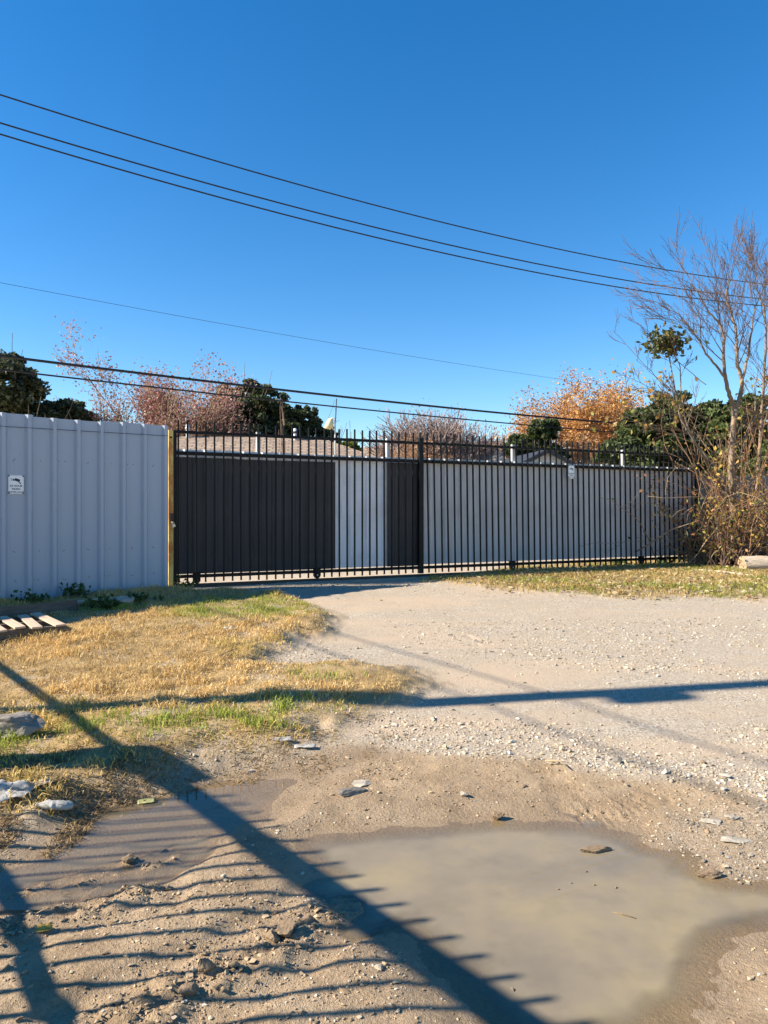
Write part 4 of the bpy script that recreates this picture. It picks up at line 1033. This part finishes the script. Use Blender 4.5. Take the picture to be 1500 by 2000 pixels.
def crumple(name, label, pos, L, rad, seed, rz, flat=0.6, cat='litter'):
    "crushed plastic: a dented tube with a neck"
    r = np.random.default_rng(seed); n, m = 22, 16; V = []
    for i in range(n):
        t = i / (n - 1); rr = rad * (1 if t < 0.72 else 1 - 0.62 * (t - 0.72) / 0.2 if t < 0.92 else 0.38) * (0.55 + 0.45 * min(1, t * 9))
        for j in range(m):
            a = j / m * 2 * math.pi; k = rr * (1 + 0.30 * (vn(np.array([t * 9 + 3]), np.array([math.cos(a) * 2 + 5 + math.sin(a)]), seed)[0] - 0.5) + 0.05 * math.sin(t * 50))
            V.append((t * L - L / 2, k * math.cos(a), rad * flat + k * flat * math.sin(a)))
    Q = [[i * m + j, i * m + (j + 1) % m, (i + 1) * m + (j + 1) % m, (i + 1) * m + j] for i in range(n - 1) for j in range(m)]
    Tt = [[0, j + 1, j] for j in range(1, m - 1)] + [[(n - 1) * m, (n - 1) * m + j, (n - 1) * m + j + 1] for j in range(1, m - 1)]
    me = mesh_np(name, V, [np.array(Q), np.array(Tt)], M['plastic_white'], True)
    o = obj(name, me, label=label, cat=cat); o.location = tuple(pos); o.rotation_euler = (0, R(-8), rz); return o
crumple('crushed_bottle', 'crushed white plastic bottle in mud at the tip of the turf', gp(105, 1588), 0.17, 0.030, 3, R(196), 0.7)

def sheet_litter(name, label, pos, w, h, seed, rz, mt, tilt=0.1, amp=0.02, cat='litter'):
    n = 12; u, v = np.meshgrid(np.linspace(-0.5, 0.5, n), np.linspace(-0.5, 0.5, n))
    edge = 1 + 0.25 * (vn(u * 4 + 7, v * 4 + 7, seed) - 0.5)
    z = amp * (fbm(u * 4 + 3, v * 4 + 5, seed, 3) * 2) + (v + 0.5) * tilt * h + amp
    X = u * w * edge; Y = v * h * edge * (1 - 0.3 * np.abs(u))
    V = np.stack([X, Y, z], -1).reshape(-1, 3) @ rotz(rz).T
    V = np.concatenate([V, V - np.array([0, 0, 0.003])]); i = (np.arange(n - 1)[:, None] * n + np.arange(n - 1)).ravel()
    Q = np.stack([i, i + 1, i + n + 1, i + n], 1)
    rim = [k for k in range(n)] + [n * (k + 1) - 1 for k in range(1, n)] + [n * n - 1 - k for k in range(1, n)] + [n * (n - 1 - k) for k in range(1, n - 1)]
    Rq = [[rim[k], rim[k] + n * n, rim[(k + 1) % len(rim)] + n * n, rim[(k + 1) % len(rim)]] for k in range(len(rim))]
    me = mesh_np(name, V, [np.concatenate([Q, Q[:, ::-1] + n * n, np.array(Rq)])], mt, True)
    o = obj(name, me, label=label, cat=cat); o.location = tuple(pos); return o
sheet_litter('crumpled_bag', 'flattened grey-white bag lying on mud at the left edge', gp(22, 1562), 0.16, 0.11, 5, 0.5, M['plastic_white'], 0.35, 0.03)
sheet_litter('scrap', 'white scrap of litter on the turf edge above the shallow puddle', gp(596, 1462), 0.12, 0.05, 6, 0.0, M['plastic_white'], 0.1, 0.008)
sheet_litter('scrap', 'narrow pale scrap just above the other one at the turf edge', gp(552, 1448), 0.12, 0.035, 7, 0.2, M['plastic_white'], 0.3, 0.008)
sheet_litter('scrap', 'bluish grey scrap in the dry grass near the gravel', gp(447, 1231), 0.10, 0.06, 8, 0.2, M['plastic_white'], 0.2, 0.02)
sheet_litter('scrap', 'broken pale board end sticking out of litter at the left edge', gp(58, 1546), 0.20, 0.05, 9, 0.9, M['wood'], 0.3, 0.01)
M['leaf_orange'] = mat('orange_leaf', (0.50, 0.17, 0.04), 0.6, var=0.3); M['leaf_yellow'] = mat('yellow_leaf', (0.55, 0.34, 0.05), 0.6, var=0.3); M['leaf_green'] = mat('pale_green_leaf', (0.34, 0.33, 0.13), 0.6, var=0.3)
sheet_litter('fallen_leaf', 'single orange leaf floating in the shallow puddle', (*gp(190, 1568)[:2], 0.002), 0.075, 0.045, 12, 0.3, M['leaf_orange'], 0.25, 0.005, 'leaf')
sheet_litter('fallen_leaf', 'yellow leaf on the mud inside the fence shadow at lower left', gp(84, 1826), 0.055, 0.03, 13, 0.2, M['leaf_yellow'], 0.3, 0.006, 'leaf')
sheet_litter('fallen_leaf', 'pale green leaf floating in the middle of the shallow puddle', (*gp(286, 1571)[:2], 0.002), 0.08, 0.05, 14, 0.3, M['leaf_green'], 0.1, 0.005, 'leaf')

pa = gp(70, 1232)
pal_ = thing('pallet', 'sun-bleached wooden pallet sunk in dry grass by the white fence', 'pallet', (pa[0] - 0.10, pa[1] + 0.05, pa[2] - 0.03), math.atan2(-0.80, 0.60))
rp = np.random.default_rng(9)
for k in range(6):
    o = MB().box((0, 0, 0), (0.98 + rp.uniform(-0.04, 0.04), 0.095, 0.018)).build('plank', M['wood'], pal_)
    o.location = (rp.uniform(-0.02, 0.02), 0.18 - k * 0.175, 0.125 + rp.uniform(-0.004, 0.004)); o.rotation_euler = (rp.uniform(-0.05, 0.05), rp.uniform(-0.02, 0.02), rp.uniform(-0.05, 0.05))
for x_ in (-0.44, 0.0, 0.44): MB().box((x_, -0.26, 0.065), (0.04, 1.05, 0.095)).build('stringer', M['wood_dark'], pal_)
b0, b1 = gp(-120, 1226), gp(150, 1192)
bd = thing('board', 'long dark weathered board lying in the shade along the white fence', 'board', ((b0[0] + b1[0]) / 2, (b0[1] + b1[1]) / 2, (b0[2] + b1[2]) / 2 + 0.05), math.atan2(b1[1] - b0[1], b1[0] - b0[0]))
MB().box((0, 0, 0.0), (np.linalg.norm(b1 - b0), 0.05, 0.16), rotx(R(-12))).build('plank', M['wood_dark'], bd)
b2, b3 = gp(130, 1188), gp(205, 1180)
o = MB().box((0, 0, 0), (0.65, 0.09, 0.03)).build('short_board', M['wood'], label='short pale board in the shade before the white fence', cat='board')
o.location = tuple((b2 + b3) / 2 + np.array([0, 0, 0.05])); o.rotation_euler = (0.05, -0.06, R(35))
for k, (p0, p1, lab) in enumerate([((400, 1298), (462, 1272), 'thin dead twig lying across the dry grass'), ((1065, 1496), (1110, 1508), 'pale curved stem on the mud above the puddle'), ((1345, 1118), (1420, 1112), 'thin grey twig on the verge near the gate end')]):
    a_, b_ = gp(*p0), gp(*p1); m_ = (a_ + b_) / 2 + np.array([0.02, 0.03, 0.03])
    MB().tube([a_ + [0, 0, 0.02], m_, b_ + [0, 0, 0.02]], [0.006, 0.005, 0.003], 6).build('twig', M['twig_tan'], None, True, label=lab, cat='twig')

def weed(px, py, h, n, seed, label):
    r = np.random.default_rng(seed); p = gp(px, py); t = thing('weed', label, 'weed', p)
    mb = MB(); C = []
    for _ in range(n):
        d_ = np.array([r.normal() * 0.5, r.normal() * 0.5, 1]); L = h * r.uniform(0.5, 1.1); e = d_ / np.linalg.norm(d_) * L
        b_ = np.array([r.normal() * 0.08, r.normal() * 0.05, 0]); mb.tube([b_, b_ + e * 0.6, b_ + e + [0, 0, -0.02]], [0.004, 0.003, 0.002], 4, False)
        for f in np.linspace(0.25, 1, 7): C.append(b_ + e * f + r.normal(size=3) * 0.03)
    mb.build('stems', M['twig_tan'], t, True); C = np.array(C)
    V, F, Cc = leaf_quads(C, r.uniform(0.03, 0.06, len(C)), r, pal(r, len(C), [(0.05, 0.09, 0.02), (0.08, 0.13, 0.03), (0.06, 0.10, 0.02)]), 0.3)
    obj('leaves', mesh_np('leaves', V, F, M['leaf'], False, {'col': Cc}), t)
for k, (px, py, h, n, lab) in enumerate([(290, 1146, 0.22, 14, 'dark weed at the foot of the white fence near its end'), (225, 1154, 0.16, 16, 'weed clump at the foot of the white fence behind the pale rock'), (150, 1165, 0.18, 14, 'weed clump at the foot of the white fence above the short board'),
                                         (50, 1178, 0.12, 14, 'small sunlit weed under the camera sign on the white fence'), (205, 1190, 0.14, 22, 'bright green weed beside the pale rock'), (266, 1176, 0.10, 16, 'low green weed right of the pale rock'), (342, 1148, 0.14, 16, 'grass-green weed at the foot of the yellow post'),
                                         (1300, 1102, 0.20, 18, 'green weed under the right half of the gate'), (1210, 1104, 0.14, 14, 'small weed under the gate left of the leaning branch')]): weed(px, py, h, n, 100 + k, lab)

# ------------------------------------------------------------------ grass, gravel and litter nobody could count
def blades(P0, h, w, lean, cols, r):
    n = len(P0); a = r.uniform(0, 2 * math.pi, n); side = np.stack([np.cos(a), np.sin(a), 0 * a], 1)
    b = r.uniform(0, 2 * math.pi, n); ld = np.stack([np.cos(b), np.sin(b), 0 * b], 1) * (lean * h)[:, None]
    up = np.zeros((n, 3)); up[:, 2] = h
    mid = P0 + up * 0.55 + ld * 0.35; tip = P0 + up * (1 - 0.35 * lean[:, None]) + ld
    s = side * w[:, None] / 2
    V = np.stack([P0 - s, P0 + s, mid + s * 0.8, mid - s * 0.8, tip], 1).reshape(-1, 3); k = np.arange(n) * 5
    return V, np.stack([k, k + 1, k + 2, k + 3], 1), np.stack([k + 3, k + 2, k + 4], 1), np.repeat(cols, 5, axis=0)

GREEN_SPOTS = [(*on_base(x, y, 0.08), rx, ry) for x, y, rx, ry in [(485, 1188, 0.95, 0.8), (440, 1198, 0.6, 0.5), (340, 1428, 0.40, 0.30), (470, 1410, 0.45, 0.25), (600, 1388, 0.50, 0.25), (20, 1475, 0.35, 0.35), (215, 1190, 0.5, 0.3), (640, 1318, 0.35, 0.25), (200, 1425, 0.25, 0.2)]]
def greenness(X, Y):
    g_ = np.zeros(len(X))
    for (cx, cy, rx, ry) in GREEN_SPOTS: g_ = np.maximum(g_, sst(1.35, 0.35, np.hypot((X - cx) / rx, (Y - cy) / ry)))
    return g_
STRAW = [(0.64, 0.45, 0.19), (0.70, 0.52, 0.26), (0.58, 0.38, 0.14), (0.74, 0.60, 0.36), (0.48, 0.32, 0.14), (0.40, 0.27, 0.13)]
GRN = [(0.28, 0.34, 0.04), (0.34, 0.38, 0.06), (0.20, 0.26, 0.03), (0.42, 0.42, 0.10)]
OLIVE = [(0.50, 0.37, 0.11), (0.40, 0.33, 0.09), (0.58, 0.43, 0.17)]
rg = np.random.default_rng(12)
def scatter(n, x0, x1, y0, y1): return rg.uniform(x0, x1, n), rg.uniform(y0, y1, n)
X, Y = scatter(330000, -7.0, 1.4, 3.4, 11.2)
t_ = terrain(X, Y); patch = vn(X * 1.7, Y * 1.7, 91); tuft = vn(X * 7, Y * 7, 93)
acc = t_['grass'] ** 2 * (0.30 + 0.8 * tuft) * (0.40 + 0.85 * patch) * (1 - 0.75 * sst(-1.3, 0.1, X) * sst(0.35, 0.6, vn(X * 2.4, Y * 2.4, 94))); keep = (rg.uniform(0, 1, len(X)) < acc) & (t_['z'] > 0.004)
X, Y, z = X[keep], Y[keep], t_['z'][keep]; patch = patch[keep]; tuft = tuft[keep]
g_ = greenness(X, Y); isg = rg.uniform(0, 1, len(X)) < g_ * (0.60 + 0.5 * tuft)
near_edge = sst(5.3, 4.1, Y)
cols = np.where((vn(X * 0.9, Y * 0.9, 97) + near_edge * 0.45 > 0.62)[:, None], pal(rg, len(X), OLIVE + STRAW[:2]), pal(rg, len(X), STRAW)) * (0.8 + 0.4 * patch[:, None])
cols = cols * np.array([1.0, 0.97, 0.86]); cols = np.where(isg[:, None], pal(rg, len(X), GRN), cols)
h = (0.020 + 0.062 * tuft * patch) * rg.uniform(0.5, 1.4, len(X)) * np.where(X < -1.4, 1.3, 0.9)
P0 = np.stack([X, Y, z - 0.004], 1)
a_, b_, c_, d_ = blades(P0[~isg], h[~isg], rg.uniform(0.004, 0.008, (~isg).sum()), rg.uniform(0.25, 1.5, (~isg).sum()), cols[~isg], rg)
obj('dry_grass', mesh_np('dry_grass', a_, [b_, c_], M['drygrass'], False, {'col': d_}), label='straw-coloured dry grass covering the mound on the left', kind='stuff')
a_, b_, c_, d_ = blades(P0[isg], h[isg] * 1.1, rg.uniform(0.004, 0.008, isg.sum()), rg.uniform(0.15, 0.9, isg.sum()), cols[isg], rg)
obj('green_grass', mesh_np('green_grass', a_, [b_, c_], M['drygrass'], False, {'col': d_}), label='patches of fresh green grass among the dry grass', kind='stuff')
X, Y = scatter(150000, 0.0, 12.0, 8.5, 17.0)
t_ = terrain(X, Y); keep = rg.uniform(0, 1, len(X)) < t_['verge'] * (0.25 + 0.9 * vn(X * 2, Y * 2, 95)); X, Y, z = X[keep], Y[keep], t_['z'][keep]
cols = np.where((rg.uniform(0, 1, len(X)) < 0.25 + 0.7 * (vn(X * 0.8, Y * 1.6, 98) > 0.62))[:, None], pal(rg, len(X), GRN + OLIVE[1:2]), pal(rg, len(X), OLIVE + STRAW[:2]))
a_, b_, c_, d_ = blades(np.stack([X, Y, z - 0.004], 1), rg.uniform(0.03, 0.09, len(X)), rg.uniform(0.006, 0.012, len(X)), rg.uniform(0.2, 1.3, len(X)), cols * np.array([0.80, 0.76, 0.75]), rg)
obj('verge_grass', mesh_np('verge_grass', a_, [b_, c_], M['drygrass'], False, {'col': d_}), label='thin olive and green grass along the foot of the gate', kind='stuff')
# fallen leaves on the verge and straw on the mud
X, Y = scatter(9000, 0.5, 12.0, 9.0, 16.5); t_ = terrain(X, Y); keep = (rg.uniform(0, 1, len(X)) < t_['verge'] * 0.8); X, Y, z = X[keep], Y[keep], t_['z'][keep]
V, F, Cc = leaf_quads(np.stack([X, Y, z + 0.03], 1), rg.uniform(0.025, 0.06, len(X)), rg, pal(rg, len(X), [(0.38, 0.27, 0.14), (0.46, 0.36, 0.20), (0.30, 0.18, 0.08), (0.54, 0.45, 0.28)]), 0.85)
obj('leaf_litter', mesh_np('leaf_litter', V, F, M['leaf'], False, {'col': Cc}), label='scatter of dry tan leaves on the grass before the gate', kind='stuff')
X, Y = scatter(110000, -3.2, 1.0, 2.3, 5.0); t_ = terrain(X, Y)
edge = 0.9 * sst(-0.95, -1.5, X + 0.15 * (vn(X * 3, Y * 3, 12) - 0.5) + 0.35 * (Y - 3.4)) * sst(2.75, 3.0, Y) * sst(4.2, 3.8, Y) + sst(0.55, 0.05, np.abs(sdf(GRASS, X, Y))) * (X < 0.2) * (0.25 + 0.75 * sst(-1.0, -1.9, X)) + 0.9 * sst(-1.35, -2.0, X) * sst(2.6, 3.0, Y) * sst(4.1, 3.7, Y)
keep = (rg.uniform(0, 1, len(X)) < edge * (vn(X * 5, Y * 5, 99) > 0.42)) & (t_['z'] > -0.004); X, Y, z = X[keep], Y[keep], t_['z'][keep]
a_, b_, c_, d_ = blades(np.stack([X, Y, z - 0.003], 1), rg.uniform(0.012, 0.04, len(X)), rg.uniform(0.003, 0.007, len(X)), rg.uniform(1.0, 2.6, len(X)), pal(rg, len(X), [(0.30, 0.20, 0.09), (0.20, 0.13, 0.06), (0.40, 0.28, 0.13), (0.15, 0.10, 0.05)]), rg)
obj('trampled_straw', mesh_np('trampled_straw', a_, [b_, c_], M['drygrass'], False, {'col': d_}), label='muddy trampled straw along the edge of the turf', kind='stuff')

ICO_V = np.array([(0, 0, 1), (0.894, 0, 0.447), (0.276, 0.851, 0.447), (-0.724, 0.526, 0.447), (-0.724, -0.526, 0.447), (0.276, -0.851, 0.447), (0.724, 0.526, -0.447), (-0.276, 0.851, -0.447), (-0.894, 0, -0.447), (-0.276, -0.851, -0.447), (0.724, -0.526, -0.447), (0, 0, -1)])
ICO_F = np.array([(0, 1, 2), (0, 2, 3), (0, 3, 4), (0, 4, 5), (0, 5, 1), (1, 6, 2), (2, 7, 3), (3, 8, 4), (4, 9, 5), (5, 10, 1), (6, 7, 2), (7, 8, 3), (8, 9, 4), (9, 10, 5), (10, 6, 1)])
def stones(X, Y, z, size, cols, r):
    n = len(X); k = r.uniform(0.42, 1.45, (n, 12, 1)); V = ICO_V[None] * k * np.stack([r.uniform(0.7, 1.3, n), r.uniform(0.6, 1.1, n), r.uniform(0.35, 0.7, n)], 1)[:, None, :]
    a = r.uniform(0, 2 * math.pi, n); c, s_ = np.cos(a)[:, None], np.sin(a)[:, None]
    V = np.stack([V[:, :, 0] * c - V[:, :, 1] * s_, V[:, :, 0] * s_ + V[:, :, 1] * c, V[:, :, 2]], -1) * size[:, None, None] / 2
    V = V + np.stack([X, Y, z + size * 0.12], 1)[:, None, :]
    F = (ICO_F[None] + (np.arange(n) * 12)[:, None, None]).reshape(-1, 3)
    return V.reshape(-1, 3), F, np.repeat(cols, 12, axis=0)
def stone_mat():
    t = NT('gravel_stones'); t.base(t.attr('col', 'Color')); t.set(t.b, Roughness=0.85); t.b.inputs['Specular IOR Level'].default_value = 0.3
    return t.m
M['stones'] = stone_mat()
GRAV = [(0.44, 0.355, 0.255), (0.50, 0.42, 0.32), (0.35, 0.28, 0.195), (0.53, 0.47, 0.37), (0.26, 0.21, 0.16), (0.43, 0.325, 0.21)]
X = rg.uniform(-1.2, 1.0, 150000); Y = 2.6 * np.exp(rg.uniform(0, 1, 150000) * math.log(11.5 / 2.6)); X = X * Y * 0.62 + 0.12 * Y
t_ = terrain(X, Y); gr = (1 - t_['mud']) * (1 - t_['grass']) * (1 - 0.9 * t_['verge'])
lane = sst(0.40, 0.62, vn(X * 0.9 + 0.3 * Y, Y * 0.9, 101)); pr = gr * (0.05 + 0.60 * lane) + t_['grit'] * 0.6
keep = (rg.uniform(0, 1, len(X)) < pr) & (t_['z'] > -0.002); X, Y, z = X[keep], Y[keep], t_['z'][keep]
gt = t_['grit'][keep]
sz = np.clip(rg.lognormal(math.log(0.0105), 0.5, len(X)), 0.006, 0.05) * (1 - 0.35 * gt)
a_, b_, c_ = stones(X, Y, z, sz, pal(rg, len(X), GRAV, 0.2) * (1 - 0.35 * gt[:, None]), rg)
obj('gravel', mesh_np('gravel', a_, [b_], M['stones'], False, {'col': c_}), label='loose pale gravel strewn over the driveway', kind='stuff')
X, Y = scatter(70000, -2.6, 2.6, 1.6, 4.6); t_ = terrain(X, Y)
pr = t_['mud'] * (0.22 + 0.5 * (vn(X * 3, Y * 3, 103) > 0.6)) + t_['clod'] * 0.9
keep = (rg.uniform(0, 1, len(X)) < pr) & (t_['z'] > 0.003); X, Y, z, cl = X[keep], Y[keep], t_['z'][keep], t_['clod'][keep]
sz = np.clip(rg.lognormal(math.log(0.0065), 0.5, len(X)), 0.003, 0.03) * (1 + 0.6 * cl * rg.uniform(0, 1, len(X)))
cc = np.where((rg.uniform(0, 1, len(X)) < 0.28 * (1 - cl))[:, None], pal(rg, len(X), GRAV, 0.2), pal(rg, len(X), [(0.32, 0.225, 0.133), (0.39, 0.285, 0.175), (0.25, 0.172, 0.10)], 0.2))
a_, b_, c_ = stones(X, Y, z, sz, cc, rg)
obj('mud_crumbs', mesh_np('mud_crumbs', a_, [b_], M['stones'], False, {'col': c_}), label='crumbs of mud and small stones around the puddles', kind='stuff')
# bits of leaf and stem drifting on the puddle
X, Y = scatter(900, -0.7, 2.4, 1.8, 3.5); t_ = terrain(X, Y); keep = (t_['sp'] < -0.12) & (rg.uniform(0, 1, len(X)) < 0.20 * (vn(X * 2.5, Y * 2.5, 111) > 0.62)); X, Y = X[keep], Y[keep]
mb = MB()
for x, y in zip(X, Y):
    a = rg.uniform(0, 6.28); L = rg.lognormal(math.log(0.006), 0.7); v = np.array([math.cos(a), math.sin(a), 0.0]) * L
    p = np.array([x, y, 0.001]); mb.tube([p - v, p + [0, 0, 0.003], p + v], [0.0015, 0.0035, 0.001], 4)
mb.build('floating_bits', M['mudclod'], None, True, label='dark bits of leaf and stem floating on the puddle', kind='stuff')
